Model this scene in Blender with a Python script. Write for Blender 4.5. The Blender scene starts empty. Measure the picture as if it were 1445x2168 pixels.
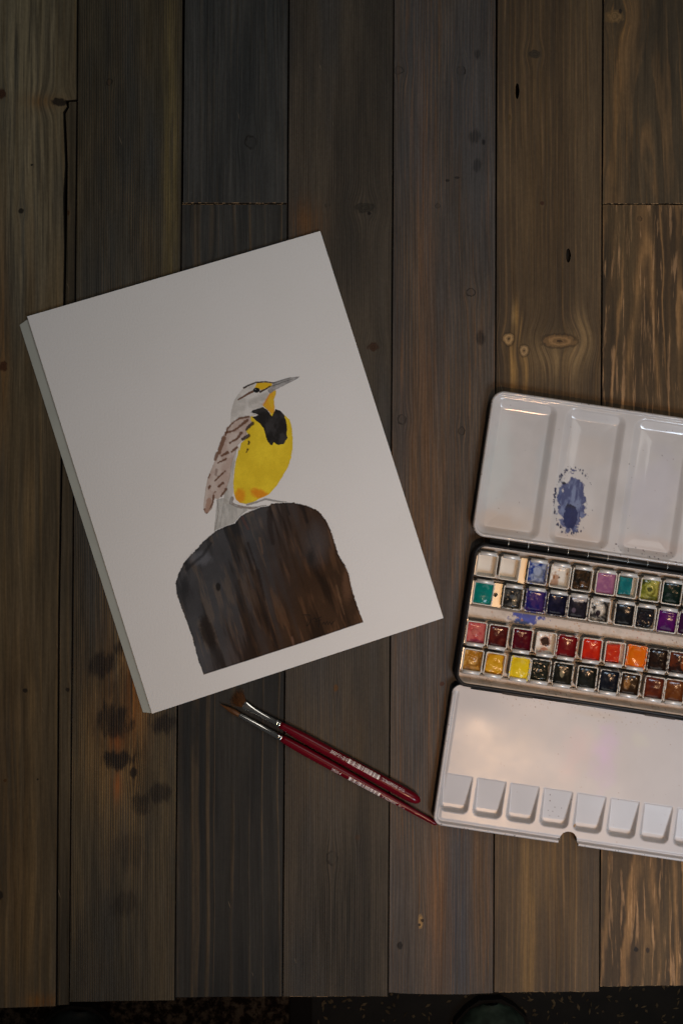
import bpy, bmesh, math, random
import numpy as np
from mathutils import Vector, Matrix
from mathutils.geometry import tessellate_polygon

random.seed(7)
SC = bpy.context.scene
C = SC.collection
PI = math.pi

# ------------------------------------------------------------------ camera
S = 0.000354            # metres on the table top per pixel of the photograph (the sheet is 9 x 12 in)
D = 1.10                # camera height over the table top
cam_d = bpy.data.cameras.new('camera')
cam = bpy.data.objects.new('camera', cam_d); C.objects.link(cam)
cam.location = (0, 0, D)
cam.rotation_euler = (0, 0, 0)
cam_d.sensor_fit = 'VERTICAL'; cam_d.sensor_height = 36.0
cam_d.lens = D * 36.0 / (2168 * S)
cam_d.clip_start = 0.01; cam_d.clip_end = 50
SC.camera = cam

# ------------------------------------------------------------------ world and lamps
W = bpy.data.worlds.new('World'); SC.world = W; W.use_nodes = True
bg = W.node_tree.nodes['Background']
bg.inputs[0].default_value = (0.92, 0.97, 1.0, 1); bg.inputs[1].default_value = 0.030


def area(name, loc, target, sx, sy, power, color, spread=180):
    l = bpy.data.lights.new(name, 'AREA'); l.shape = 'RECTANGLE'
    l.size = sx; l.size_y = sy; l.energy = power; l.color = color; l.spread = math.radians(spread)
    o = bpy.data.objects.new(name, l); C.objects.link(o)
    o.location = loc
    o.rotation_euler = (Vector(target) - Vector(loc)).to_track_quat('-Z', 'Y').to_euler()
    return o


area('window_light', (0.66, 0.56, 1.35), (0.06, 0.06, 0), 0.90, 0.70, 1.50, (1.0, 0.975, 0.925), 112)
area('side_window', (0.62, -0.98, 1.36), (0.23, -0.12, 0), 0.34, 0.42, 0.78, (0.68, 0.83, 1.0), 44)
area('ceiling_lamp', (0.26, -0.57, 1.60), (0.15, -0.16, 0), 0.10, 0.10, 0.46, (1.0, 0.60, 0.33), 42)

SC.view_settings.view_transform = 'Standard'
SC.view_settings.look = 'None'
SC.view_settings.exposure = 0.0
SC.view_settings.gamma = 1.0
SC.view_settings.use_curve_mapping = False
SC.render.engine = 'CYCLES'
SC.cycles.use_denoising = True


def px(x, y, z=0.0):
    """table-plane point measured in the photograph, at height z"""
    k = (D - z) / D
    return Vector(((x - 722.5) * S * k, (1084 - y) * S * k, z))


# ------------------------------------------------------------------ object helpers
def tag(o, label=None, cat=None, group=None, kind=None):
    if label: o['label'] = label
    if cat: o['category'] = cat
    if group: o['group'] = group
    if kind: o['kind'] = kind
    return o


def thing(name, label, cat, loc=(0, 0, 0), rz=0.0, group=None):
    o = bpy.data.objects.new(name, None); C.objects.link(o)
    o.location = loc; o.rotation_euler = (0, 0, rz); o.empty_display_size = 0.02
    return tag(o, label, cat, group)


def add_obj(name, me, mat=None, parent=None):
    o = bpy.data.objects.new(name, me); C.objects.link(o)
    if mat is not None:
        for m in (mat if isinstance(mat, (list, tuple)) else [mat]):
            me.materials.append(m)
    if parent is not None: o.parent = parent
    return o


def mesh(name, verts, faces, smooth=False, mi=None):
    me = bpy.data.meshes.new(name)
    me.from_pydata([tuple(v) for v in verts], [], faces)
    if smooth: me.polygons.foreach_set('use_smooth', [True] * len(me.polygons))
    if mi is not None: me.polygons.foreach_set('material_index', mi)
    me.update()
    return me


def grid_mesh(name, co, faces, cols=None, smooth=True):
    """mesh from numpy arrays: co (n,3), faces (m,4)"""
    me = bpy.data.meshes.new(name)
    n, m = len(co), len(faces)
    me.vertices.add(n); me.vertices.foreach_set('co', np.asarray(co, np.float32).ravel())
    me.loops.add(m * 4); me.loops.foreach_set('vertex_index', np.asarray(faces, np.int32).ravel())
    me.polygons.add(m)
    me.polygons.foreach_set('loop_start', np.arange(0, m * 4, 4, dtype=np.int32))
    me.polygons.foreach_set('loop_total', np.full(m, 4, dtype=np.int32))
    me.polygons.foreach_set('use_smooth', np.full(m, smooth))
    if cols is not None:
        a = me.color_attributes.new('Col', 'FLOAT_COLOR', 'POINT')
        rgba = np.ones((n, 4), np.float32); rgba[:, :3] = cols
        a.data.foreach_set('color', rgba.ravel())
    me.update(calc_edges=True); me.validate()
    return me


# ------------------------------------------------------------------ numpy noise
_rng = np.random.default_rng(11)
_tab = _rng.random((256, 256))


def vnoise(x, y, seed=0):
    x = np.asarray(x, float) + seed * 17.31; y = np.asarray(y, float) + seed * 9.77
    xi = np.floor(x).astype(int); yi = np.floor(y).astype(int)
    fx = x - xi; fy = y - yi
    fx = fx * fx * (3 - 2 * fx); fy = fy * fy * (3 - 2 * fy)
    g = lambda a, b: _tab[a & 255, b & 255]
    return (g(xi, yi) * (1 - fx) + g(xi + 1, yi) * fx) * (1 - fy) + (g(xi, yi + 1) * (1 - fx) + g(xi + 1, yi + 1) * fx) * fy


def fbm(x, y, seed=0, octaves=4):
    a, t, s = 0.5, 0.0, 0.0
    for k in range(octaves):
        s = s + a * vnoise(x * 2 ** k, y * 2 ** k, seed + k * 3); t += a; a *= 0.55
    return s / t


def sstep(a, b, x):
    t = np.clip((x - a) / (b - a), 0, 1)
    return t * t * (3 - 2 * t)


def sd_rrect(U, V, u0, u1, v0, v1, r):
    cx, cy, hx, hy = (u0 + u1) / 2, (v0 + v1) / 2, (u1 - u0) / 2, (v1 - v0) / 2
    qx = np.abs(U - cx) - hx + r; qy = np.abs(V - cy) - hy + r
    return np.hypot(np.maximum(qx, 0), np.maximum(qy, 0)) + np.minimum(np.maximum(qx, qy), 0) - r


def sd_poly(X, Y, pts):
    d = np.full(X.shape, 1e18); inside = np.zeros(X.shape, bool)
    n = len(pts)
    for i in range(n):
        x1, y1 = pts[i]; x2, y2 = pts[(i + 1) % n]
        ex, ey = x2 - x1, y2 - y1
        t = np.clip(((X - x1) * ex + (Y - y1) * ey) / (ex * ex + ey * ey + 1e-12), 0, 1)
        d = np.minimum(d, (X - x1 - t * ex) ** 2 + (Y - y1 - t * ey) ** 2)
        if y1 != y2:
            c = ((y1 > Y) != (y2 > Y)) & (X < (x2 - x1) * (Y - y1) / (y2 - y1) + x1)
            inside ^= c
    d = np.sqrt(d)
    return np.where(inside, -d, d)


def sd_stroke(X, Y, pts, r0, r1=None):
    r1 = r0 if r1 is None else r1
    d = np.full(X.shape, 1e9); n = len(pts) - 1
    for i in range(n):
        x1, y1 = pts[i]; x2, y2 = pts[i + 1]
        ex, ey = x2 - x1, y2 - y1
        t = np.clip(((X - x1) * ex + (Y - y1) * ey) / (ex * ex + ey * ey + 1e-12), 0, 1)
        r = r0 + (r1 - r0) * (i + t) / n
        d = np.minimum(d, np.hypot(X - x1 - t * ex, Y - y1 - t * ey) - r)
    return d


# ------------------------------------------------------------------ node helper
class NT:
    def __init__(self, name):
        self.m = bpy.data.materials.new(name); self.m.use_nodes = True
        self.t = self.m.node_tree; self.n = self.t.nodes
        self.b = self.n['Principled BSDF']

    def new(self, typ, **kw):
        nd = self.n.new(typ)
        for k, v in kw.items(): setattr(nd, k, v)
        return nd

    def put(self, sock, v):
        if isinstance(v, bpy.types.NodeSocket): self.t.links.new(v, sock)
        elif isinstance(v, (tuple, list)):
            sock.default_value = tuple(v) + ((1,) if len(v) == 3 and len(sock.default_value) == 4 else ())
        else: sock.default_value = v

    def ma(self, op, a, b=None, c=None, clamp=False):
        nd = self.new('ShaderNodeMath', operation=op); nd.use_clamp = clamp
        self.put(nd.inputs[0], a)
        if b is not None: self.put(nd.inputs[1], b)
        if c is not None: self.put(nd.inputs[2], c)
        return nd.outputs[0]

    def xyz(self, x, y, z=0.0):
        nd = self.new('ShaderNodeCombineXYZ')
        for s, v in zip(nd.inputs, (x, y, z)): self.put(s, v)
        return nd.outputs[0]

    def noise(self, vec, scale=1.0, detail=2.0, rough=0.5, dist=0.0, col=False):
        nd = self.new('ShaderNodeTexNoise')
        self.put(nd.inputs['Vector'], vec); nd.inputs['Scale'].default_value = scale
        nd.inputs['Detail'].default_value = detail; nd.inputs['Roughness'].default_value = rough
        nd.inputs['Distortion'].default_value = dist
        return nd.outputs['Color' if col else 'Fac']

    def mix(self, f, a, b, mode='MIX'):
        nd = self.new('ShaderNodeMix', data_type='RGBA', blend_type=mode)
        self.put(nd.inputs[0], f); self.put(nd.inputs[6], a); self.put(nd.inputs[7], b)
        return nd.outputs[2]

    def ss(self, a, b, x):
        nd = self.new('ShaderNodeMapRange', interpolation_type='SMOOTHSTEP')
        self.put(nd.inputs['Value'], x)
        if a <= b:
            nd.inputs['From Min'].default_value = a; nd.inputs['From Max'].default_value = b
        else:
            nd.inputs['From Min'].default_value = b; nd.inputs['From Max'].default_value = a
            nd.inputs['To Min'].default_value = 1; nd.inputs['To Max'].default_value = 0
        return nd.outputs[0]

    def obj(self):
        return self.new('ShaderNodeTexCoord').outputs['Object']

    def sep(self, v):
        nd = self.new('ShaderNodeSeparateXYZ'); self.put(nd.inputs[0], v); return nd.outputs

    def bump(self, h, strength, dist):
        nd = self.new('ShaderNodeBump'); nd.inputs['Strength'].default_value = strength
        nd.inputs['Distance'].default_value = dist
        self.put(nd.inputs['Height'], h); self.put(self.b.inputs['Normal'], nd.outputs[0])

    def set(self, **kw):
        for k, v in kw.items(): self.put(self.b.inputs[k.replace('_', ' ')], v)
        return self


def simple(name, col, rough=0.5, metal=0.0, var=0.0, scale=200, coat=0.0, spec=0.5):
    g = NT(name)
    c = col
    if var:
        n = g.noise(g.obj(), scale, 3)
        c = g.mix(g.ss(0.3, 0.7, n), [k * (1 - var) for k in col], [min(1, k * (1 + var)) for k in col])
    g.set(Base_Color=c, Roughness=rough, Metallic=metal)
    g.b.inputs['Coat Weight'].default_value = coat
    g.b.inputs['Coat Roughness'].default_value = 0.12
    g.b.inputs['Specular IOR Level'].default_value = spec
    return g.m


# ------------------------------------------------------------------ wood
def wood(name, cx, cy, dark, mid, line, ls=0.5, freq=330, warp=0.010, sharp=3.0, grey=None, streak=0.0,
         streak_col=None, sx=230, sy=7.0, thr=0.56, cath=None, knots=(), stains=(), washes=(), lmask=None, seed=0, fib=0.35, tone=1.0, jit=2.0, sat=1.15):
    """stained plank; cx,cy = photograph pixel of the plank's origin; features given in photograph pixels"""
    g = NT(name)
    o = g.sep(g.obj()); x, y = o[0], o[1]
    L = lambda p, q: ((p - cx) * S, (cy - q) * S)
    sd = seed * 3.7
    # grain pushed aside round every knot
    xg = x
    kq = []
    for (kx, ky, rx, ry, col, kind) in knots:
        a, b = L(kx, ky)
        dx = g.ma('SUBTRACT', x, a); dy = g.ma('SUBTRACT', y, b)
        fx, fy = (rx * S * 1.7, ry * S * 2.8)
        q = g.ma('ADD', g.ma('POWER', g.ma('ABSOLUTE', g.ma('DIVIDE', dx, fx)), 2.0), g.ma('POWER', g.ma('ABSOLUTE', g.ma('DIVIDE', dy, fy)), 2.0))
        e = g.ma('EXPONENT', g.ma('MULTIPLY', q, -1.0))
        xg = g.ma('SUBTRACT', xg, g.ma('MULTIPLY', g.ma('MULTIPLY', dx, e), 0.72))
        kq.append((dx, dy, rx * S, ry * S, col, kind))
    lowv = g.xyz(g.ma('MULTIPLY', xg, 16.0), g.ma('MULTIPLY', y, 2.6), sd)
    low = g.ma('SUBTRACT', g.noise(lowv, 1.0, 2, 0.5), 0.5)
    midw = g.ma('SUBTRACT', g.noise(g.xyz(g.ma('MULTIPLY', xg, 70.0), g.ma('MULTIPLY', y, 9.0), sd + 5), 1.0, 2, 0.5), 0.5)
    xw = g.ma('ADD', xg, g.ma('ADD', g.ma('MULTIPLY', low, warp), g.ma('MULTIPLY', midw, warp * 0.14)))
    xs_ = xw
    if cath:
        a, _ = L(cath[0], 0)
        dxc = g.ma('SUBTRACT', xw, a)
        dxc = g.ma('ADD', dxc, g.ma('MULTIPLY', g.ma('ABSOLUTE', dxc), 0.22))
        r = g.ma('SQRT', g.ma('ADD', g.ma('POWER', g.ma('ABSOLUTE', dxc), 2.0), cath[2] ** 2))
        r = g.ma('ADD', r, g.ma('MULTIPLY', g.ma('SUBTRACT', g.noise(g.xyz(g.ma('MULTIPLY', xs_, 45.0), g.ma('MULTIPLY', y, 14.0), sd + 60), 1.0, 3, 0.6), 0.5), 0.010))
        xw = g.ma('ADD', r, g.ma('MULTIPLY', y, cath[1]))
    # growth-ring lines, spacing uneven
    ring = g.ma('ADD', g.ma('MULTIPLY', xw, freq), g.ma('MULTIPLY', g.noise(g.xyz(g.ma('MULTIPLY', xw, 120.0), sd, 0.0), 1.0, 1), jit))
    sn = g.ma('MULTIPLY_ADD', g.ma('SINE', g.ma('MULTIPLY', ring, 2 * PI)), 0.5, 0.5)
    sn = g.ma('POWER', sn, sharp)
    fibv = g.xyz(g.ma('MULTIPLY', xs_, 720.0), g.ma('MULTIPLY', y, 26.0), sd + 2)
    fiber = g.noise(fibv, 1.0, 3, 0.6)
    med = g.noise(g.xyz(g.ma('MULTIPLY', xs_, 260.0), g.ma('MULTIPLY', y, 5.0), sd + 8), 1.0, 3, 0.55)
    blot = g.noise(g.xyz(g.ma('MULTIPLY', xs_, 38.0), g.ma('MULTIPLY', y, 5.5), sd + 11), 1.0, 3, 0.55)
    wear = g.ss(0.34, 0.68, g.noise(g.xyz(g.ma('MULTIPLY', xs_, 60.0), g.ma('MULTIPLY', y, 10.0), sd + 20), 1.0, 3, 0.6))
    pores = g.noise(g.xyz(g.ma('MULTIPLY', x, 520.0), g.ma('MULTIPLY', y, 330.0), sd), 1.0, 2, 0.7)
    def T(c):
        l = 0.3 * c[0] + 0.6 * c[1] + 0.1 * c[2]
        return tuple(max(0.002, (l + (k - l) * sat) * tone * 1.16) for k in c)
    col = g.mix(g.ss(0.30, 0.70, blot), T(dark), T(mid))
    if grey is not None:
        gm = g.ss(0.42, 0.66, g.noise(g.xyz(g.ma('MULTIPLY', x, 22.0), g.ma('MULTIPLY', y, 3.0), sd + 31), 1.0, 3, 0.6))
        col = g.mix(g.ma('MULTIPLY', gm, 0.75), col, T(grey))
    for (wx, wy, wr, wh, wc, ws) in washes:
        a, b = L(wx, wy)
        q = g.ma('ADD', g.ma('POWER', g.ma('ABSOLUTE', g.ma('DIVIDE', g.ma('SUBTRACT', xw if not cath else xg, a), wr * S)), 2.0),
                 g.ma('POWER', g.ma('ABSOLUTE', g.ma('DIVIDE', g.ma('SUBTRACT', y, b), wh * S)), 2.0))
        e = g.ma('MULTIPLY', g.ma('EXPONENT', g.ma('MULTIPLY', q, -1.0)), g.ma('MULTIPLY_ADD', g.ss(0.34, 0.62, g.noise(g.xyz(g.ma('MULTIPLY', xs_, 420.0), g.ma('MULTIPLY', y, 11.0), sd + 70), 1.0, 4, 0.65)), 0.95, 0.22))
        col = g.mix(g.ma('MULTIPLY', e, ws, clamp=True), col, T(wc))
    if lmask:
        a, b = L(lmask[0], lmask[1])
        q = g.ma('ADD', g.ma('POWER', g.ma('ABSOLUTE', g.ma('DIVIDE', g.ma('SUBTRACT', x, a), lmask[2] * S)), 2.0),
                 g.ma('POWER', g.ma('ABSOLUTE', g.ma('DIVIDE', g.ma('SUBTRACT', y, b), lmask[3] * S)), 2.0))
        wear = g.ma('MULTIPLY', wear, g.ma('MULTIPLY_ADD', g.ma('EXPONENT', g.ma('MULTIPLY', q, -1.0)), 1.0 - lmask[4], lmask[4]))
    lf = g.ma('MULTIPLY', g.ma('MULTIPLY', sn, wear), ls, clamp=True)
    col = g.mix(lf, col, T(line))
    hgt = sn
    if streak:
        st = g.noise(g.xyz(g.ma('MULTIPLY', xs_, float(sx)), g.ma('MULTIPLY', y, float(sy)), sd + 40), 1.0, 4, 0.62)
        st = g.ss(thr, thr + 0.10, st)
        stm = g.ma('MULTIPLY', st, g.ma('MULTIPLY_ADD', wear, 0.6, 0.4))
        col = g.mix(g.ma('MULTIPLY', stm, streak, clamp=True), col, T(streak_col or line))
        hgt = g.ma('ADD', sn, st)
    for (wx, wy, wr, wh, ws) in stains:
        a, b = L(wx, wy)
        q = g.ma('SQRT', g.ma('ADD', g.ma('POWER', g.ma('ABSOLUTE', g.ma('DIVIDE', g.ma('SUBTRACT', x, a), wr * S)), 2.0),
                 g.ma('POWER', g.ma('ABSOLUTE', g.ma('DIVIDE', g.ma('SUBTRACT', y, b), wh * S)), 2.0)))
        q = g.ma('ADD', q, g.ma('MULTIPLY', g.ma('SUBTRACT', g.noise(g.xyz(g.ma('MULTIPLY', x, 200.0), g.ma('MULTIPLY', y, 55.0), sd + 50), 1.0, 4, 0.65), 0.5), 2.4))
        e = g.ma('MULTIPLY', g.ss(1.30, 0.55, q), g.ma('SUBTRACT', 1.0, g.ma('MULTIPLY', sn, 0.35)))
        col = g.mix(g.ma('MULTIPLY', e, ws), col, (0.006, 0.006, 0.007))
    fm = g.ma('MULTIPLY_ADD', g.ma('SUBTRACT', fiber, 0.5), fib * 3.6, 1.0)
    fm = g.ma('MULTIPLY', fm, g.ma('MULTIPLY_ADD', g.ma('SUBTRACT', med, 0.5), fib * 2.6, 1.0))
    fm = g.ma('MULTIPLY', fm, g.ma('MULTIPLY_ADD', g.ma('SUBTRACT', pores, 0.5), 0.45, 1.0))
    col = g.mix(1.0, col, g.new_gray(fm) if hasattr(g, 'new_gray') else fm, 'MULTIPLY')
    for (dx, dy, rx, ry, kc, kind) in kq:
        q = g.ma('SQRT', g.ma('ADD', g.ma('POWER', g.ma('ABSOLUTE', g.ma('DIVIDE', dx, rx)), 2.0), g.ma('POWER', g.ma('ABSOLUTE', g.ma('DIVIDE', dy, ry)), 2.0)))
        q = g.ma('ADD', q, g.ma('MULTIPLY', g.ma('SUBTRACT', g.noise(g.xyz(g.ma('MULTIPLY', x, 330.0), g.ma('MULTIPLY', y, 240.0), sd), 1.0, 3, 0.6), 0.5), 0.8 if kind == 'tan' else 1.2))
        rings = g.ma('MULTIPLY_ADD', g.ma('SINE', g.ma('MULTIPLY', q, 14.0)), 0.22, 0.9)
        body = g.mix(1.0, T(kc), rings, 'MULTIPLY')
        if kind == 'ring':      # thin dark bark ring round a face like the rest
            e = g.ma('MULTIPLY', g.ss(0.70, 0.92, q), g.ss(1.25, 1.02, q))
            col = g.mix(g.ma('MULTIPLY', g.ma('MULTIPLY', e, g.ss(0.3, 0.6, fiber)), 0.75), col, (0.010, 0.008, 0.006))
            col = g.mix(g.ma('MULTIPLY', g.ss(0.9, 0.7, q), 0.22), col, body)
        else:
            col = g.mix(g.ma('MULTIPLY', g.ss(1.15, 0.70, q), 0.88), col, body)
            if kind == 'tan':
                e = g.ma('MULTIPLY', g.ss(0.8, 1.0, q), g.ss(1.3, 1.05, q))
                col = g.mix(g.ma('MULTIPLY', e, 0.5), col, (0.012, 0.008, 0.006))
                c2 = g.ss(0.28, 0.12, q)
                col = g.mix(g.ma('MULTIPLY', c2, 0.8), col, (0.02, 0.011, 0.007))
    scr = g.noise(g.xyz(g.ma('ADD', g.ma('MULTIPLY', x, 420.0), g.ma('MULTIPLY', y, 120.0)), g.ma('MULTIPLY', y, 34.0), sd + 80), 1.0, 2, 0.5)
    scm = g.noise(g.xyz(g.ma('MULTIPLY', x, 60.0), g.ma('MULTIPLY', y, 45.0), sd + 90), 1.0, 2, 0.5)
    col = g.mix(g.ma('MULTIPLY', g.ma('MULTIPLY', g.ss(0.735, 0.77, scr), g.ss(0.52, 0.60, scm)), 0.55), col, (0.22, 0.17, 0.11))
    rough = g.ma('MULTIPLY_ADD', fiber, 0.25, 0.45)
    g.set(Base_Color=col, Roughness=rough)
    g.b.inputs['Specular IOR Level'].default_value = 0.15
    h = g.ma('ADD', g.ma('MULTIPLY', hgt, 0.5), g.ma('ADD', g.ma('MULTIPLY', fiber, 0.7), g.ma('MULTIPLY', med, 0.5)))
    g.bump(h, 0.55, 0.0004)
    return g.m


def edge_mat(name, dark, raw, thr):
    g = NT(name)
    o = g.sep(g.obj())
    n = g.noise(g.xyz(g.ma('MULTIPLY', o[0], 260.0), g.ma('MULTIPLY', o[1], 60.0), 1.0), 1.0, 3, 0.7)
    g.set(Base_Color=g.mix(g.ss(thr, thr + 0.12, n), dark, raw), Roughness=0.8)
    g.b.inputs['Specular IOR Level'].default_value = 0.1
    return g.m


EDGE_DARK = edge_mat('plank_edge_dark', (0.016, 0.013, 0.010), (0.09, 0.06, 0.035), 0.66)
EDGE_WORN = edge_mat('plank_edge_worn', (0.05, 0.035, 0.022), (0.42, 0.27, 0.14), 0.47)

table = thing('wooden_table', 'dark stained table top of worn vertical planks under the painting and paint box', 'table', (0, 0, 0))
table_parts = []


def offset_poly(pts, d):
    n = len(pts); out = []
    area2 = sum(pts[i][0] * pts[(i + 1) % n][1] - pts[(i + 1) % n][0] * pts[i][1] for i in range(n))
    sgn = 1 if area2 > 0 else -1
    for i in range(n):
        p0, p1, p2 = Vector(pts[i - 1]), Vector(pts[i]), Vector(pts[(i + 1) % n])
        e1 = (p1 - p0).normalized(); e2 = (p2 - p1).normalized()
        n1 = Vector((-e1.y, e1.x)) * sgn; n2 = Vector((-e2.y, e2.x)) * sgn
        k = (n1 + n2); k = k / max(0.35, k.length_squared / 2)
        q = p1 + k * d
        out.append((q.x, q.y))
    return out


def plank(pts_px, cx, cy, mats, dz=0.0, bevel=0.0004, holes=(), worn_sides=(), label=None, th=0.018):
    """pts_px: outline in photograph pixels, counter-clockwise on the table"""
    L = lambda p: ((p[0] - cx) * S, (cy - p[1]) * S)
    outer = [L(p) for p in pts_px]
    n = len(outer)
    a2 = sum(outer[i][0] * outer[(i + 1) % n][1] - outer[(i + 1) % n][0] * outer[i][1] for i in range(n))
    if a2 < 0: outer.reverse(); worn_sides = [(n - 2 - k) % n for k in worn_sides]
    inner = offset_poly(outer, bevel)
    V, F, M = [], [], []
    top = [Vector((x, y, 0)) for x, y in inner]
    hl = []
    for (hx, hy, rx, ry, dep) in holes:
        a, b = L((hx, hy))
        m = 12
        hl.append(([Vector((a + math.cos(-t * 2 * PI / m) * rx * S * (1 + 0.12 * math.sin(5 * t)), b + math.sin(-t * 2 * PI / m) * ry * S, 0)) for t in range(m)], dep))
    loops = [top] + [h for h, _ in hl]
    flat = [v for l in loops for v in l]
    V += [tuple(v) for v in flat]
    for tri in tessellate_polygon(loops):
        a, b, c = (flat[i] for i in tri)
        nz = (b - a).cross(c - a).z
        F.append(tuple(tri) if nz > 0 else tuple(reversed(tri))); M.append(0)
    o1 = len(V); V += [(x, y, -bevel) for x, y in outer]
    o2 = len(V); V += [(x, y, -th) for x, y in outer]
    for i in range(n):
        j = (i + 1) % n
        w = 2 if i in worn_sides else 1
        F.append((i, o1 + i, o1 + j, j)); M.append(w)
        F.append((o1 + i, o2 + i, o2 + j, o1 + j)); M.append(1)
    F.append(tuple(o2 + i for i in reversed(range(n)))); M.append(1)
    s0 = n
    for h, dep in hl:
        m = len(h); b0 = len(V)
        V += [(v.x, v.y, -dep) for v in h]
        for i in range(m):
            j = (i + 1) % m
            F.append((s0 + i, s0 + j, b0 + j, b0 + i)); M.append(1)
        F.append(tuple(b0 + i for i in range(m))); M.append(1)
        s0 += m
    me = mesh('plank', V, F, mi=M)
    bm = bmesh.new(); bm.from_mesh(me); bmesh.ops.recalc_face_normals(bm, faces=bm.faces); bm.to_mesh(me); bm.free()
    o = add_obj('plank', me, mats, table)
    p = px(cx, cy); o.location = (p.x, p.y, dz)
    if label: o['label'] = label
    return o


ST = [165, 388, 611, 833, 1050.5, 1275, 1499, 1722]
SB = [147, 370.5, 598, 821, 1044, 1268, 1491, 1714]


def seam(i, y): return ST[i] + (SB[i] - ST[i]) * y / 2110.0


G = 0.45         # half a seam, px
YT = -420        # the planks run on out of the frame
BROWN = (0.060, 0.043, 0.026)

def col_plank(i, y0, y1l, y1r, mat, cx, cy, dz, gl=G, gr=G, worn_top=False, worn_bot=False, bow=0.0, holes=(), label=None, sl=None):
    xl = (lambda y: (seam(i - 1, y) + gl)) if i > 0 else (lambda y: -75.0)
    xr = lambda y: seam(i, y) - gr
    pts = []
    rnd = random.Random(i * 31 + int(y0))
    ys = [y0 + (y1l - y0) * k / 6 for k in range(7)]
    for k, y in enumerate(ys): pts.append((xl(y) + (rnd.uniform(0, 0.9) if 0 < k < 6 else 0), y))
    nb = 8
    for k in range(1, nb):
        t = k / nb
        pts.append((xl(y1l) + (xr(y1r) - xl(y1l)) * t, y1l + (y1r - y1l) * t + bow * math.sin(PI * t) + rnd.uniform(-0.6, 0.6)))
    ys = [y1r + (y0 - y1r) * k / 6 for k in range(7)]
    for k, y in enumerate(ys): pts.append((xr(y) - (rnd.uniform(0, 0.9) if 0 < k < 6 else 0), y))
    n = len(pts)
    ws = []
    if worn_bot: ws += list(range(6, 6 + nb))
    if worn_top: ws += [n - 1]
    return plank(pts, cx, cy, [mat, EDGE_DARK, EDGE_WORN], dz, holes=holes, worn_sides=ws, label=label)


K_DARK = (0.010, 0.008, 0.007); K_RED = (0.045, 0.018, 0.010)
# --- column 0 : left plank, split along its right edge below a broken knot
m0 = wood('wood_olive_brown', 60, 1000, (0.050, 0.040, 0.026), (0.092, 0.070, 0.042), (0.20, 0.13, 0.06), ls=0.30, freq=120, warp=0.016, sharp=2.0, seed=1,
          grey=(0.052, 0.052, 0.046),
          knots=[(4, 200, 9, 12, K_RED, 'solid'), (8, 775, 9, 12, K_RED, 'solid'), (45, 447, 6, 6, K_DARK, 'solid'), (126, 216, 20, 9, K_DARK, 'solid'),
                 (68, 349, 3, 3, K_DARK, 'solid'), (54, 1462, 5, 5, K_DARK, 'solid'), (12, 1652, 4, 4, (0.06, 0.03, 0.012), 'solid'), (-2, 1895, 9, 11, K_DARK, 'solid'),
                 (80, 1650, 2.5, 2.5, K_DARK, 'solid')],
          washes=[(5, 700, 16, 260, (0.16, 0.075, 0.025), 0.6), (60, 140, 90, 520, (0.20, 0.165, 0.105), 0.85), (20, 1750, 60, 420, (0.115, 0.072, 0.034), 0.5), (90, 2120, 30, 16, (0.16, 0.07, 0.02), 0.7), (95, 215, 34, 16, (0.16, 0.085, 0.035), 0.7)])
pts0 = [(-75, YT), (-75, 2136), (0, 2135), (60, 2133), (119, 2131), (122, 1700), (124, 1300), (129, 1000), (134, 700), (137, 520), (135, 420), (139, 350), (136, 270), (135, 238), (143, 226), (140, 214), (152, 213), (163.2, 211.5), (163.5, 100), (164.2, 0), (168, YT)]
plank(pts0, 60, 1000, [m0, EDGE_DARK, EDGE_WORN], 0.0002, label='olive brown plank with a broken knot at its right edge')
m0b = wood('wood_split_strip', 140, 1000, (0.030, 0.026, 0.019), (0.060, 0.048, 0.031), (0.15, 0.10, 0.05), ls=0.25, freq=160, seed=2, knots=[(142, 450, 6, 7, (0.05, 0.025, 0.012), 'solid'), (143, 1460, 5, 5, K_DARK, 'solid')])
pts0b = [(145.2, 214.5), (145, 228), (138.2, 240), (139.5, 270), (143, 350), (142, 420), (140.5, 520), (136.6, 700), (131.6, 1000), (126.2, 1300), (123.8, 1700), (121, 2129.6), (146, 2128), (149.6, 1700), (153, 1300), (156, 900), (159.5, 500), (162.6, 214)]
plank(pts0b, 140, 1000, [m0b, EDGE_DARK, EDGE_WORN], -0.0004, bevel=0.0004, label='narrow split off strip along the left plank')
# --- column 1
m1 = wood('wood_combed', 265, 1000, (0.034, 0.031, 0.024), (0.066, 0.053, 0.033), (0.235, 0.150, 0.065), ls=0.95, lmask=(262, 1500, 95, 260, 0.22), freq=560, warp=0.005, sharp=2.4, seed=3, fib=0.4, jit=1.3,
          grey=(0.035, 0.037, 0.036),
          knots=[(232, 173, 6, 7, (0.05, 0.018, 0.012), 'ring'), (283, 1636, 8, 13, K_DARK, 'solid')],
          stains=[(216, 1405, 30, 28, 0.85), (240, 1528, 38, 36, 0.85), (345, 1532, 28, 22, 0.9), (250, 1610, 34, 20, 0.95), (340, 1680, 24, 22, 0.8), (300, 1706, 20, 24, 0.7), (262, 1370, 20, 16, 0.8), (262, 1475, 26, 60, 0.40), (255, 1570, 34, 60, 0.40), (300, 1640, 30, 60, 0.30), (225, 1450, 16, 40, 0.4), (262, 1910, 34, 30, 0.5), (275, 1800, 30, 40, 0.35)],
          washes=[(362, 350, 16, 420, (0.125, 0.098, 0.045), 0.8), (240, 1510, 60, 190, (0.145, 0.08, 0.033), 0.62), (285, 1450, 20, 120, (0.27, 0.10, 0.03), 0.6), (246, 1570, 14, 22, (0.28, 0.09, 0.03), 0.75), (248, 1665, 10, 30, (0.28, 0.09, 0.03), 0.6), (335, 1960, 26, 210, (0.085, 0.066, 0.040), 0.6), (235, 1980, 70, 220, (0.030, 0.028, 0.023), 0.8), (185, 260, 24, 300, (0.036, 0.034, 0.028), 0.5)])
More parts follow.
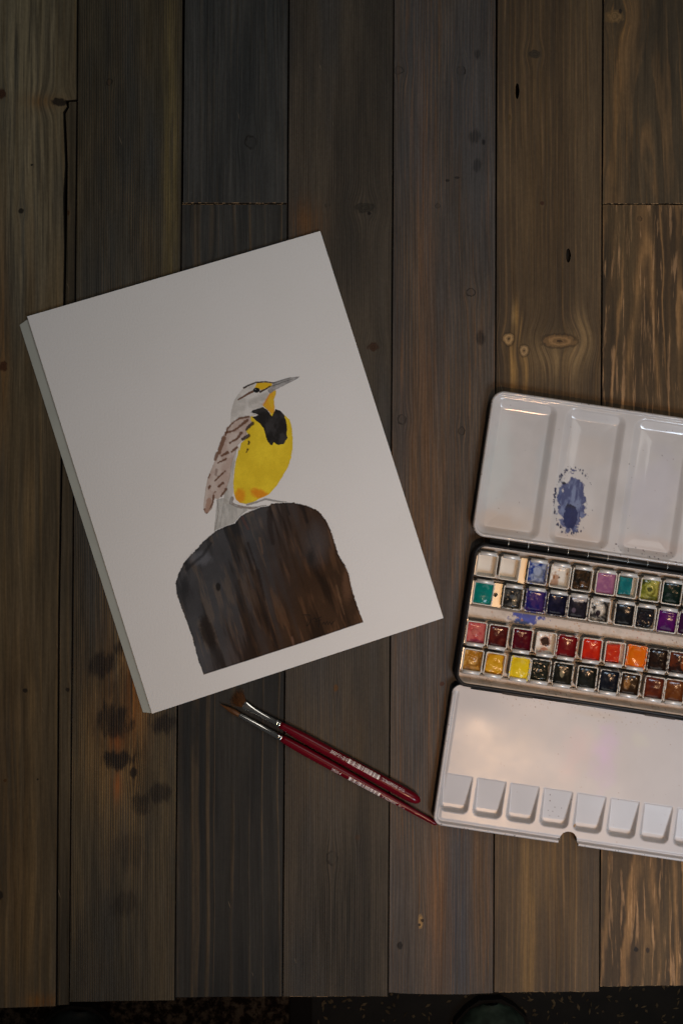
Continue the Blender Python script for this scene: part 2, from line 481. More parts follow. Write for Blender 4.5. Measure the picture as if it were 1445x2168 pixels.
col_plank(1, YT, 2122, 2119, m1, 265, 1000, 0.0, label='combed olive plank with dark mould stains')
# --- column 2
m2a = wood('wood_blue_black', 498, 200, (0.028, 0.029, 0.028), (0.050, 0.049, 0.045), (0.11, 0.085, 0.055), ls=0.22, freq=230, warp=0.014, sharp=5, seed=4, knots=[(531, 300, 12, 13, (0.018, 0.017, 0.016), 'ring')], streak=0.22, streak_col=(0.11, 0.08, 0.05), sx=300, sy=4, thr=0.60)
col_plank(2, YT, 430.2, 430.2, m2a, 498, 200, -0.0003, gl=2.4, worn_bot=True, label='short blue black plank butted above the painting')
m2b = wood('wood_blue_black_long', 490, 1300, (0.013, 0.014, 0.014), (0.027, 0.026, 0.023), (0.16, 0.11, 0.06), ls=0.34, freq=95, warp=0.020, sharp=12, seed=5, streak=0.15, streak_col=(0.13, 0.09, 0.05), sx=330, sy=4, thr=0.62, fib=0.28, washes=[(490, 500, 150, 160, (0.046, 0.045, 0.041), 0.8)])
col_plank(2, 432.2, 2112, 2110.5, m2b, 490, 1300, 0.0001, worn_top=True, label='long blue black plank under the brushes')
# --- column 3
m3 = wood('wood_grey_combed', 717, 1000, (0.036, 0.031, 0.025), (0.066, 0.054, 0.040), (0.135, 0.10, 0.065), ls=0.26, jit=1.4, freq=560, warp=0.005, sharp=2.0, seed=6, fib=0.25,
          grey=(0.042, 0.042, 0.041),
          knots=[(772, 440, 22, 12, (0.03, 0.026, 0.02), 'solid'), (781, 452, 5, 4, K_DARK, 'solid'), (790, 735, 13, 9, (0.04, 0.02, 0.012), 'solid'), (703, 1817, 11, 14, (0.04, 0.037, 0.03), 'ring'), (757, 1773, 6, 6, (0.05, 0.032, 0.02), 'solid'), (711, 1457, 5, 8, (0.09, 0.045, 0.018), 'solid'), (692, 435, 5, 4, (0.03, 0.026, 0.02), 'ring')],
          washes=[(648, 470, 36, 46, (0.13, 0.060, 0.022), 0.55), (700, 1600, 80, 120, (0.095, 0.064, 0.034), 0.5), (720, 1950, 120, 220, (0.021, 0.019, 0.015), 1.0)])  # last wash is painted dimming of the near end, too bright under the lamps
col_plank(3, YT, 2110.5, 2110, m3, 717, 1000, 0.0003, worn_bot=True, label='grey brown finely combed plank right of the painting')
# --- column 4
m4 = wood('wood_slate_rust', 940, 1000, tone=1.06, dark=(0.046, 0.040, 0.035), mid=(0.076, 0.062, 0.050), line=(0.20, 0.115, 0.055), ls=0.28, freq=420, warp=0.012, sharp=3, seed=7,
          grey=(0.056, 0.055, 0.055), streak=0.34, streak_col=(0.21, 0.105, 0.045), sx=380, sy=7, thr=0.55,
          knots=[(843, 149, 11, 8, (0.035, 0.03, 0.03), 'ring'), (975, 150, 9, 9, (0.04, 0.03, 0.03), 'ring'), (996, 619, 9, 8, (0.05, 0.036, 0.03), 'ring'), (850, 888, 10, 9, (0.04, 0.033, 0.03), 'ring'), (976, 913, 7, 8, (0.05, 0.03, 0.02), 'ring'), (935, 1447, 5, 5, (0.05, 0.02, 0.012), 'solid'), (846, 2002, 7, 8, K_DARK, 'solid'), (926, 436, 5, 5, K_DARK, 'ring'), (890, 1952, 5, 16, (0.30, 0.19, 0.09), 'solid'), (893, 1949, 3.5, 4, K_DARK, 'solid'), (887, 1958, 3, 3, K_DARK, 'solid')],
          stains=[(1006, 290, 14, 16, 0.6), (1010, 350, 10, 14, 0.55), (1016, 715, 10, 14, 0.7), (1022, 300, 4, 6, 0.8), (1010, 115, 8, 10, 0.6), (946, 382, 4, 3, 0.8), (968, 376, 6, 2.5, 0.7)],
          washes=[(902, 560, 20, 420, (0.115, 0.064, 0.038), 0.5), (900, 1050, 50, 300, (0.135, 0.072, 0.034), 0.5), (925, 1900, 26, 200, (0.17, 0.080, 0.032), 0.5), (1020, 1850, 18, 200, (0.16, 0.085, 0.034), 0.5), (975, 1950, 22, 220, (0.040, 0.044, 0.052), 0.8), (850, 1250, 14, 500, (0.045, 0.047, 0.052), 0.6)])
col_plank(4, YT, 2102, 2103.5, m4, 940, 1000, 0.0, bow=4.0, label='slate grey plank with rust brown streak and ringed nail knots')
# --- column 5
m5 = wood('wood_dark_brown', 1160, 1000, sat=1.18, tone=1.08, dark=(0.050, 0.036, 0.024), mid=(0.090, 0.063, 0.038), line=(0.22, 0.14, 0.075), ls=0.36, freq=210, warp=0.012, sharp=7, seed=8, fib=0.3,
          streak=0.20, streak_col=(0.22, 0.13, 0.055), sx=300, sy=4, thr=0.58,
          knots=[(1130, 115, 13, 9, (0.035, 0.028, 0.02), 'solid'), (1147, 430, 5, 5, (0.045, 0.02, 0.012), 'solid'), (1076, 718, 12, 13, (0.32, 0.21, 0.11), 'tan'), (1108, 743, 10, 12, (0.30, 0.20, 0.11), 'tan'), (1183, 722, 36, 14, (0.22, 0.135, 0.07), 'tan'), (1077, 248, 4, 7, (0.09, 0.06, 0.03), 'solid')],
          washes=[(1086, 775, 10, 60, (0.26, 0.16, 0.07), 0.9), (1112, 785, 7, 50, (0.26, 0.16, 0.07), 0.9), (1180, 755, 50, 46, (0.24, 0.165, 0.09), 0.85), (1225, 705, 14, 50, (0.22, 0.15, 0.08), 0.7), (1086, 668, 5, 24, (0.30, 0.20, 0.10), 0.9), (1103, 700, 4, 30, (0.24, 0.15, 0.07), 0.8), (1150, 300, 60, 420, (0.098, 0.062, 0.031), 0.5), (1120, 1950, 18, 260, (0.21, 0.13, 0.055), 0.55), (1180, 1850, 40, 200, (0.13, 0.08, 0.036), 0.5), (1092, 670, 5, 30, (0.23, 0.14, 0.06), 0.7), (1064, 1920, 10, 200, (0.035, 0.027, 0.018), 0.7), (1250, 1900, 20, 240, (0.05, 0.040, 0.031), 0.6)])
col_plank(5, YT, 2101, 2100, m5, 1160, 1000, 0.0002, worn_bot=True, holes=[(1094, 193, 4.6, 17, 0.007), (1202, 541, 5.5, 15, 0.003)], label='dark brown plank with three tan knots above the paint box')
# --- column 6
m6a = wood('wood_orange_figured', 1385, 200, (0.046, 0.035, 0.022), (0.080, 0.057, 0.033), (0.28, 0.155, 0.065), sat=1.05, ls=0.40, freq=70, warp=0.018, sharp=5, cath=(1372, 0.060, 0.009), seed=9,
           streak=0.42, streak_col=(0.30, 0.16, 0.06), sx=300, sy=14, thr=0.57, knots=[(1300, 35, 20, 13, (0.19, 0.115, 0.05), 'solid'), (1312, 24, 3, 5, K_DARK, 'solid'), (1350, 464, 5, 5, K_DARK, 'solid')], washes=[(1300, 250, 26, 260, (0.15, 0.085, 0.035), 0.5)])
col_plank(6, YT, 431.2, 431.2, m6a, 1385, 200, 0.0, worn_bot=True, label='short orange figured plank at the top right')
m6b = wood('wood_orange_grain', 1385, 1300, (0.050, 0.034, 0.021), (0.092, 0.062, 0.034), (0.36, 0.21, 0.10), sat=1.15, ls=0.60, freq=105, warp=0.020, sharp=3.5, cath=(1366, 0.045, 0.008), seed=13,
           streak=0.72, streak_col=(0.42, 0.26, 0.145), sx=300, sy=20, thr=0.54, fib=0.3, knots=[(1345, 2010, 5, 6, K_DARK, 'solid'), (1370, 2012, 5, 6, (0.03, 0.022, 0.016), 'solid'), (1353, 463, 5, 5, K_DARK, 'ring')], washes=[(1282, 650, 16, 320, (0.034, 0.026, 0.017), 0.85), (1282, 1930, 10, 150, (0.03, 0.024, 0.018), 0.6)])
col_plank(6, 433.2, 2089, 2087, m6b, 1385, 1300, 0.0001, worn_top=True, worn_bot=True, label='orange grained plank under the right end of the paint box')
m7 = wood('wood_outer_brown', 1600, 1000, (0.05, 0.036, 0.022), (0.085, 0.06, 0.034), (0.30, 0.17, 0.07), ls=0.4, freq=130, seed=15)
col_plank(7, YT, 2095, 2095, m7, 1600, 1000, 0.0)
# battens that carry the planks
bat = simple('batten_wood', (0.012, 0.009, 0.007), 0.8)


def box(name, x0, x1, y0, y1, z0, z1, mat, parent=None, bev=0.0):
    bm = bmesh.new(); bmesh.ops.create_cube(bm, size=1.0)
    for v in bm.verts: v.co = ((x0 + x1) / 2 + v.co.x * (x1 - x0), (y0 + y1) / 2 + v.co.y * (y1 - y0), (z0 + z1) / 2 + v.co.z * (z1 - z0))
    if bev: bmesh.ops.bevel(bm, geom=bm.edges[:], offset=bev, segments=2, affect='EDGES')
    me = bpy.data.meshes.new(name); bm.to_mesh(me); bm.free()
    return add_obj(name, me, mat, parent)


a = px(-70, 2050); b = px(1700, YT + 20)
box('under_board', a.x, b.x, a.y, b.y, -0.034, -0.0185, bat, table)
for (lx, ly) in ((a.x + 0.03, b.y - 0.05), (b.x - 0.03, b.y - 0.05)):
    box('leg', lx - 0.03, lx + 0.03, ly - 0.03, ly + 0.03, -0.742, -0.034, bat, table, 0.002)

# ------------------------------------------------------------------ painting on its board
ZB = 0.0011
ZP = 0.0032
pm = NT('watercolour_paper')
pn = pm.noise(pm.obj(), 900, 3, 0.6); pn2 = pm.noise(pm.obj(), 14, 3, 0.5)
pcol = pm.mix(pm.ss(0.3, 0.7, pn2), (0.80, 0.792, 0.765), (0.82, 0.812, 0.79))
pm.set(Base_Color=pcol, Roughness=0.85); pm.b.inputs['Specular IOR Level'].default_value = 0.15
pm.bump(pm.noise(pm.obj(), 620, 3, 0.6), 0.7, 0.0004)
PAPER = (0.81, 0.802, 0.778)
inkm = NT('watercolour_paint')
att = inkm.new('ShaderNodeVertexColor'); att.layer_name = 'Col'
inkn = inkm.noise(inkm.obj(), 900, 3, 0.6)
inkm.set(Base_Color=att.outputs[0], Roughness=0.8); inkm.b.inputs['Specular IOR Level'].default_value = 0.15
inkm.bump(inkm.noise(inkm.obj(), 620, 3, 0.6), 0.7, 0.0004)


def slab(name, pts, z0, z1, mat, parent, bev=0.0):
    n = len(pts)
    V = [(p.x, p.y, z0) for p in pts] + [(p.x, p.y, z1) for p in pts]
    F = [tuple(range(n))[::-1], tuple(range(n, 2 * n))] + [(i, (i + 1) % n, n + (i + 1) % n, n + i) for i in range(n)]
    me = mesh(name, V, F)
    bm = bmesh.new(); bm.from_mesh(me); bmesh.ops.recalc_face_normals(bm, faces=bm.faces); bm.to_mesh(me); bm.free()
    return add_obj(name, me, mat, parent)


board = slab('backing_board', [px(x, y, ZB) for x, y in ((42, 688), (57, 677), (640, 512), (900, 1310), (330, 1506), (318, 1509.5), (303, 1508))], 0.0004, ZB, simple('grey_board', (0.40, 0.42, 0.37), 0.75, var=0.05, scale=30), None)
tag(board, 'pale grey green backing board showing along the left edge of the bird painting', 'board')
painting = thing('bird_painting', 'white watercolour sheet with a yellow breasted bird on a brown stump', 'painting', px(498, 1000, 0.0))
po = painting.location
sheet = slab('paper_sheet', [px(x, y, ZP) - po for x, y in ((58, 670), (322, 1511), (938, 1308.5), (677.5, 489))], 0.0027, ZP, pm.m, painting)


class Canvas:
    def __init__(self, x0, x1, y0, y1, step):
        self.step = step
        xs = np.arange(x0, x1 + 1e-6, step); ys = np.arange(y0, y1 + 1e-6, step)
        self.X, self.Y = np.meshgrid(xs, ys)
        self.C = np.ones(self.X.shape + (3,)) * np.array(PAPER)
        self.A = np.zeros(self.X.shape); self.clip = None
        self.j = (fbm(self.X / 3.2, self.Y / 3.2, 5, 3) - 0.5)
        self.j2 = (fbm(self.X / 14, self.Y / 14, 9, 3) - 0.5)

    def lay(self, d, col, strength=1.0, jit=2.2, soft=0.8, wet=0.0, col2=None, nx=26, ny=26, seed=0, rot=0.0, mul=False):
        d = d + self.j * jit + self.j2 * jit * 0.6
        if self.clip is not None: d = np.maximum(d, self.clip)
        a = sstep(soft, -soft, d) * strength
        X, Y = self.X, self.Y
        if rot:
            c, s = math.cos(rot), math.sin(rot); X, Y = X * c - Y * s, X * s + Y * c
        col = np.array(col, float) * np.ones(self.X.shape + (3,))
        if col2 is not None:
            t = sstep(0.32, 0.68, fbm(X / nx, Y / ny, seed, 4))[..., None]
            col = col * (1 - t) + np.array(col2) * t
        if wet:
            e = sstep(-3.0, -0.6, d)[..., None] * wet
            col = col * (1 - e * 0.6)
        if mul: col = self.C * col
        self.C = self.C * (1 - a[..., None]) + col * a[..., None]
        self.A = np.maximum(self.A, a)

    def build(self, name, mat, parent, z):
        keep = self.A > 0.004
        k2 = keep.copy()
        k2[1:] |= keep[:-1]; k2[:-1] |= keep[1:]; k2[:, 1:] |= keep[:, :-1]; k2[:, :-1] |= keep[:, 1:]
        idx = -np.ones(self.X.shape, int); idx[k2] = np.arange(k2.sum())
        q = np.stack([idx[:-1, :-1], idx[1:, :-1], idx[1:, 1:], idx[:-1, 1:]], -1).reshape(-1, 4)
        q = q[(q >= 0).all(1)]
        k = (D - z) / D
        co = np.stack([(self.X[k2] - 722.5) * S * k - po.x, (1084 - self.Y[k2]) * S * k - po.y, np.full(k2.sum(), z - po.z)], -1)
        gran = 1 + 0.10 * (vnoise(self.X[k2] / 1.6, self.Y[k2] / 1.6, 3) - 0.5)
        return add_obj(name, grid_mesh(name, co, q, np.clip(self.C[k2] * gran[:, None], 0.004, 1)), mat, parent)


def c1(l): return [(420 + x / 6.02, 780 + y / 6.02) for x, y in l]
def c2(l): return [(420 + x / 6.02, 940 + y / 6.02) for x, y in l]
def c3(l): return [(360 + x / 3.44, 1050 + y / 3.44) for x, y in l]
def c4(l): return [(620 + x / 9.03, 1280 + y / 9.03) for x, y in l]


# ---- the stump
cv = Canvas(366, 774, 1058, 1432, 0.75)
X, Y = cv.X, cv.Y
stump = c3([(40, 640), (60, 570), (100, 490), (150, 430), (200, 380), (235, 335), (290, 290), (340, 250), (400, 222), (470, 200), (505, 155), (540, 130), (600, 105), (660, 82), (720, 70), (740, 55), (800, 50), (900, 48), (950, 60), (1010, 75), (1080, 110), (1130, 170), (1165, 240), (1195, 330), (1225, 430), (1275, 510), (1300, 570), (1315, 650), (1345, 750), (1380, 850), (1407, 920), (1300, 955), (1000, 1058), (700, 1155), (500, 1220), (245, 1302), (215, 1220), (190, 1140), (160, 1020), (120, 910), (85, 820), (50, 720)])
ca, sa = math.cos(0.30), math.sin(0.30)
Pp = X * ca - Y * sa; Qq = X * sa + Y * ca      # across and along the sheet
d = sd_poly(X, Y, stump)
streak = fbm(Pp / 20, Qq / 170, 21, 4)
streak2 = fbm(Pp / 11, Qq / 80, 25, 4)
blot = fbm(X / 60, Y / 60, 31, 4)
side = sstep(110, 330, (X - 372) + (Y - 1240) * 0.30 + (streak - 0.5) * 150 + 40)[..., None]
left = np.array((0.052, 0.052, 0.055)); mid = np.array((0.046, 0.0235, 0.0115)); rt = np.array((0.105, 0.052, 0.025))
base = left * (1 - side) + mid * side
r2 = (sstep(0.50, 0.72, streak2) * 0.8)[..., None]
base = base * (1 - r2 * side) + rt * r2 * side
base = base * (1 - r2 * (1 - side) * 0.6) + np.array((0.13, 0.10, 0.075)) * r2 * (1 - side) * 0.6
dk = sstep(0.50, 0.70, streak)[..., None]
base = base * (1 - 0.55 * dk)
base = base * (0.70 + 0.75 * blot[..., None])
lo = (sstep(1300, 1420, Y) * sstep(640, 480, X))[..., None]
base = base * (1 + lo * 0.35)
cv.C[:] = np.array(PAPER)
a = sstep(0.9, -0.9, d + cv.j * 2.6 * sstep(6, 0, np.abs(d)) * (Y < 1420 - (X - 430) * 0.327 - 6) + cv.j2 * 0.6)
edge = sstep(-5, -1, d)[..., None] * 0.35
cv.C = cv.C * (1 - a[..., None]) + base * (1 - edge) * a[..., None]
cv.A = a; cv.clip = d + 1.5
cv.lay(np.hypot((X - 462) / 5, (Y - 1243) / 9) * 5 - 5, (0.012, 0.011, 0.011), 0.9, 1.5, 1.5)
cv.lay((np.hypot((Pp - (440 * ca - 1340 * sa)) / 15, (Qq - (440 * sa + 1340 * ca)) / 36) - 1) * 15, (0.020, 0.014, 0.011), 0.85, 5, 5)
cv.lay((np.hypot((X - 392) / 9, (Y - 1240) / 20) - 1) * 9, (0.02, 0.021, 0.023), 0.75, 4, 5)
cv.lay((np.hypot((X - 423) / 22, (Y - 1182) / 14) - 1) * 14, (0.13, 0.135, 0.15), 0.7, 5, 6)
cv.lay((np.hypot((X - 735) / 10, (Y - 1235) / 36) - 1) * 10, (0.15, 0.075, 0.04), 0.6, 4, 6)
cv.lay((np.hypot((X - 668) / 26, (Y - 1150) / 40) - 1) * 20, (0.085, 0.08, 0.082), 0.5, 5, 14)
cv.lay((np.hypot((X - 658) / 7, (Y - 1180) / 16) - 1) * 7, (0.018, 0.015, 0.014), 0.7, 4, 5)
for (pp, w, c, st) in (([(525, 1150), (545, 1210), (560, 1270)], 2.2, (0.016, 0.011, 0.009), 0.7), ([(545, 1210), (562, 1290), (585, 1370)], 5, (0.022, 0.014, 0.011), 0.6), ([(505, 1230), (530, 1320), (550, 1380)], 3, (0.025, 0.018, 0.014), 0.55), ([(550, 1140), (556, 1172)], 2.5, (0.17, 0.10, 0.06), 0.5), ([(618, 1350), (622, 1368)], 1.6, (0.22, 0.12, 0.08), 0.6), ([(712, 1240), (728, 1300)], 1.4, (0.19, 0.11, 0.06), 0.5), ([(602, 1060), (612, 1090)], 3, (0.014, 0.011, 0.01), 0.7), ([(640, 1075), (650, 1105)], 4, (0.014, 0.011, 0.01), 0.7), ([(570, 1085), (572, 1120), (578, 1150)], 6, (0.02, 0.013, 0.011), 0.65), ([(512, 1095), (525, 1120)], 3, (0.14, 0.06, 0.045), 0.45), ([(395, 1205), (430, 1175), (447, 1150)], 3.5, (0.022, 0.022, 0.024), 0.7)):
    cv.lay(sd_stroke(X, Y, pp, w, w * 0.7), c, st, 2.0, 2.2)
for pp in ([(245, 190), (290, 300), (265, 410)], [(190, 195), (330, 200), (345, 300), (280, 405)], [(370, 280), (420, 250), (440, 290), (490, 260), (545, 235)], [(420, 332), (535, 288)], [(492, 305), (490, 435)], [(560, 380), (590, 335), (620, 385), (650, 320), (670, 385), (700, 330), (730, 380), (790, 310)]):
    cv.lay(sd_stroke(X, Y, c4(pp), 0.75), (0.008, 0.007, 0.006), 0.85, 0.3, 0.6)
cv.build('painted_stump', inkm.m, painting, ZP + 0.00004)

# ---- the bird
cv = Canvas(426, 640, 790, 1130, 0.62)
X, Y = cv.X, cv.Y
grey = (0.56, 0.545, 0.51); grey2 = (0.70, 0.68, 0.64)
BRN = (0.135, 0.056, 0.026); DBR = (0.040, 0.020, 0.013)
# tail and flank
cv.lay(sd_poly(X, Y, c2([(240, 700), (330, 690), (420, 750), (520, 815), (640, 835), (560, 890), (500, 960), (430, 1030), (330, 1060), (270, 1090), (200, 1125), (205, 1040), (215, 950), (230, 800)])), (0.40, 0.40, 0.37), 0.9, 1.5, 0.9, 0.25, (0.54, 0.535, 0.50), 8, 30, 41)
cv.lay(sd_poly(X, Y, c2([(500, 10), (470, 200), (445, 400), (446, 600), (430, 690), (400, 770), (320, 760), (330, 620), (390, 420), (415, 250)])), (0.42, 0.41, 0.37), 0.85, 1.5, 1.6, 0.1, (0.56, 0.54, 0.50), 12, 30, 43)
cv.lay(sd_stroke(X, Y, c2([(240, 720), (255, 860), (240, 960), (212, 1090)]), 1.6, 1.0), (0.20, 0.18, 0.165), 0.6, 1.5, 1.2)
cv.lay(sd_stroke(X, Y, c2([(320, 760), (300, 900), (275, 1050)]), 1.0, 1.0), (0.28, 0.27, 0.25), 0.5, 1.5, 1.2)
# wing
wing = c1([(680, 605), (560, 625), (470, 650), (410, 700), (350, 800), (300, 880), (270, 1000), (235, 1084)]) + c2([(210, 210), (160, 330), (120, 430), (95, 560), (75, 700), (65, 820), (80, 880), (120, 885), (170, 830), (195, 740), (205, 690), (240, 700), (280, 680), (330, 620), (360, 560), (400, 440), (420, 300), (440, 200), (480, 100), (500, 20)]) + c1([(530, 950), (600, 880), (640, 760), (690, 690)])
cv.lay(sd_poly(X, Y, wing), (0.50, 0.375, 0.315), 0.92, 1.6, 0.8, 0.25, (0.60, 0.51, 0.45), 14, 22, 45)
# head
head = c1([(575, 250), (520, 310), (470, 385), (430, 480), (412, 600), (408, 700), (470, 650), (560, 622), (690, 603), (760, 592), (700, 565), (820, 490), (880, 400), (915, 325), (985, 275), (970, 215), (930, 185), (760, 175), (660, 200)])
cv.lay(sd_poly(X, Y, head), (0.52, 0.50, 0.46), 0.85, 1.6, 1.2, 0.12, (0.70, 0.68, 0.64), 20, 20, 47)
cv.lay(sd_stroke(X, Y, c1([(860, 340), (760, 390), (660, 450)]), 7, 5), (0.40, 0.385, 0.35), 0.55, 4, 4)
# yellow
YEL = (0.92, 0.69, 0.038); YEL2 = (0.80, 0.58, 0.028)
cv.lay(sd_poly(X, Y, c1([(715, 245), (745, 188), (850, 178), (945, 190), (930, 228), (870, 252), (800, 275), (760, 255)])), (0.80, 0.50, 0.02), 1, 1.0, 0.7)
cv.lay(sd_poly(X, Y, c1([(990, 272), (985, 330), (960, 400), (970, 490), (967, 560), (942, 606), (900, 550), (820, 480), (840, 440), (885, 370), (905, 320), (950, 290)])), (0.78, 0.50, 0.035), 1, 1.2, 0.8, 0.15, (0.80, 0.42, 0.03), 9, 14, 49)
cv.lay(sd_stroke(X, Y, c1([(912, 320), (880, 380), (830, 460)]), 1.4, 2.6), (0.74, 0.26, 0.02), 0.6, 1.5, 1.8)
body = c1([(665, 615), (760, 610), (1000, 560), (1095, 595), (1160, 650), (1190, 760), (1200, 900), (1195, 1080)]) + c2([(1195, 60), (1180, 170), (1140, 300), (1080, 400), (1000, 530), (900, 640), (800, 690), (700, 740), (600, 765), (530, 750), (480, 710), (455, 640), (445, 560), (450, 420), (470, 250), (500, 130), (510, 30)]) + c1([(520, 1050), (545, 950), (600, 900), (645, 860), (605, 800), (640, 760), (690, 700), (668, 660)])
cv.lay(sd_poly(X, Y, body), YEL, 1, 1.6, 0.8, 0.18, YEL2, 34, 44, 51)
cv.lay((np.hypot((X - 508) / 11, (Y - 1049) / 15) - 1) * 11 + np.maximum(sd_poly(X, Y, body), 0) * 9, (0.80, 0.30, 0.015), 0.85, 5, 4)
cv.lay((np.hypot(((X - 550) * 0.93 + (Y - 1046) * 0.37) / 19, (-(X - 550) * 0.37 + (Y - 1046) * 0.93) / 10) - 1) * 11 + np.maximum(sd_poly(X, Y, body) + 1, 0) * 9, (0.80, 0.27, 0.015), 0.9, 6, 4)
# bib
bib = c1([(820, 490), (880, 530), (935, 612), (960, 560), (985, 520), (1040, 540), (1090, 590), (1115, 660), (1130, 760), (1122, 850), (1137, 880), (1105, 925), (1090, 965), (1010, 977), (955, 940), (940, 977), (915, 972), (870, 910), (850, 830), (830, 760), (790, 710), (740, 670), (690, 622), (765, 592), (720, 572), (665, 562), (690, 535), (760, 510)])
cv.lay(sd_poly(X, Y, bib), (0.020, 0.018, 0.017), 1, 1.8, 0.7, 0.3, (0.045, 0.042, 0.042), 16, 22, 53)
# beak
cv.lay(sd_poly(X, Y, c1([(930, 190), (1000, 163), (1150, 118), (1288, 103), (1262, 130), (1150, 187), (1040, 242), (960, 285), (910, 325), (885, 285), (910, 228), (955, 215)])), (0.27, 0.265, 0.26), 0.95, 0.9, 0.7, 0.35, (0.44, 0.43, 0.42), 10, 8, 55)
cv.lay(sd_stroke(X, Y, c1([(915, 228), (1000, 205), (1100, 165), (1200, 135)]), 0.9, 0.5), (0.07, 0.065, 0.06), 0.75, 0.6, 0.7)
cv.lay(sd_stroke(X, Y, c1([(965, 180), (1080, 142), (1180, 116)]), 0.8, 0.4), (0.07, 0.065, 0.06), 0.7, 0.6, 0.7)
# head stripes and eye
cv.lay(sd_stroke(X, Y, c1([(578, 248), (640, 215), (735, 177), (850, 170), (960, 183)]), 1.7, 1.2), DBR, 0.95, 1.2, 0.6)
cv.lay(sd_stroke(X, Y, c1([(505, 398), (570, 362), (640, 318), (700, 290)]), 1.7, 2.4), BRN, 0.95, 1.5, 0.8)
cv.lay(sd_stroke(X, Y, c1([(785, 300), (850, 268), (912, 226)]), 2.0, 1.4), DBR, 0.95, 1.2, 0.6)
cv.lay((np.hypot((X - 543) / 7.0, (Y - 826) / 5.2) - 1) * 5.5, (0.012, 0.012, 0.013), 1, 0.8, 0.6)
cv.lay(np.hypot(X - 541, Y - 824.3) - 0.9, (0.30, 0.31, 0.32), 0.8, 0.2, 0.5)
# strokes of the plumage
for pp, r, c in ((c1([(640, 615), (520, 640), (440, 690), (370, 770), (345, 850)]), 1.6, BRN), (c1([(620, 660), (560, 710), (460, 790), (380, 812), (350, 822)]), 2.4, BRN), (c1([(545, 820), (500, 890), (400, 950)]), 2.4, BRN), (c1([(322, 895), (290, 980), (262, 1075)]), 4.6, (0.19, 0.095, 0.055)), (c1([(690, 700), (645, 742), (610, 778)]), 3.2, DBR), (c1([(640, 858), (560, 905)]), 3.2, DBR), (c1([(640, 932), (648, 945), (636, 968)]), 1.2, DBR), (c1([(632, 1030), (612, 1070)]), 1.2, DBR),
                 (c2([(490, 42), (420, 102)]), 2.2, BRN), (c2([(372, 110), (300, 150)]), 2.4, BRN), (c2([(350, 190), (250, 242)]), 2.1, BRN), (c2([(340, 345), (262, 420), (212, 470)]), 1.4, BRN), (c2([(230, 330), (222, 390)]), 2.6, (0.34, 0.26, 0.22)), (c2([(312, 500), (258, 542)]), 2.2, BRN), (c2([(352, 580), (292, 662)]), 2.2, BRN), (c2([(150, 538), (130, 572)]), 1.9, BRN), (c2([(148, 388), (130, 432)]), 1.4, BRN), (c2([(215, 610), (195, 626)]), 1.1, BRN), (c2([(240, 120), (215, 200)]), 3.4, (0.20, 0.11, 0.07)), (c2([(192, 660), (180, 760), (110, 872)]), 2.0, BRN), (c2([(80, 830), (105, 880)]), 1.4, BRN), (c2([(140, 720), (110, 850)]), 5.0, (0.42, 0.27, 0.20))):
    cv.lay(sd_stroke(X, Y, pp, r + 0.9, r * 0.7 + 0.6), c, 0.38, 3.2, 1.6)
    cv.lay(sd_stroke(X, Y, pp, r * 1.05, r * 0.75), c, 0.85, 2.8, 0.8)
# feet
cv.lay(sd_stroke(X, Y, c2([(430, 690), (412, 750), (470, 785), (570, 808), (700, 818), (860, 792)]), 3.6, 2.4), (0.27, 0.22, 0.185), 0.9, 1.6, 0.8, 0.4, (0.36, 0.35, 0.33), 6, 6, 57)
cv.lay(sd_stroke(X, Y, c2([(620, 775), (740, 742), (850, 702), (1000, 730), (1120, 745)]), 2.2, 1.8), (0.27, 0.26, 0.245), 0.85, 1.4, 0.8)
cv.lay(sd_poly(X, Y, stump), PAPER, 0.0)
cv.build('painted_bird', inkm.m, painting, ZP + 0.00002)

# ------------------------------------------------------------------ brushes
red = NT('red_lacquer')
red.set(Base_Color=(0.125, 0.002, 0.009), Roughness=0.22); red.b.inputs['Specular IOR Level'].default_value = 0.3
silver = simple('nickel_ferrule', (0.88, 0.84, 0.78), 0.14, 1.0)
white_ink = simple('white_print', (0.80, 0.76, 0.72), 0.6)
hair = NT('brown_bristle')
hn = hair.noise(hair.obj(), 400, 2)
hair.set(Base_Color=hair.mix(hn, (0.035, 0.014, 0.005), (0.17, 0.066, 0.016)), Roughness=0.45)
FONT = bpy.data.curves.new('lettering', 'FONT')


def text_mesh(body, height):
    FONT.body = body; FONT.size = 1.0; FONT.fill_mode = 'FRONT'
    o = bpy.data.objects.new('lettering', FONT); C.objects.link(o)
    dg = bpy.context.evaluated_depsgraph_get(); dg.update()
    me = bpy.data.meshes.new_from_object(o.evaluated_get(dg))
    bpy.data.objects.remove(o)
    vs = np.array([v.co[:] for v in me.vertices]); fs = [tuple(p.vertices) for p in me.polygons]
    bpy.data.meshes.remove(me)
    vs[:, 0] -= vs[:, 0].min()
    k = height / 0.70
    return vs[:, :2] * k, fs


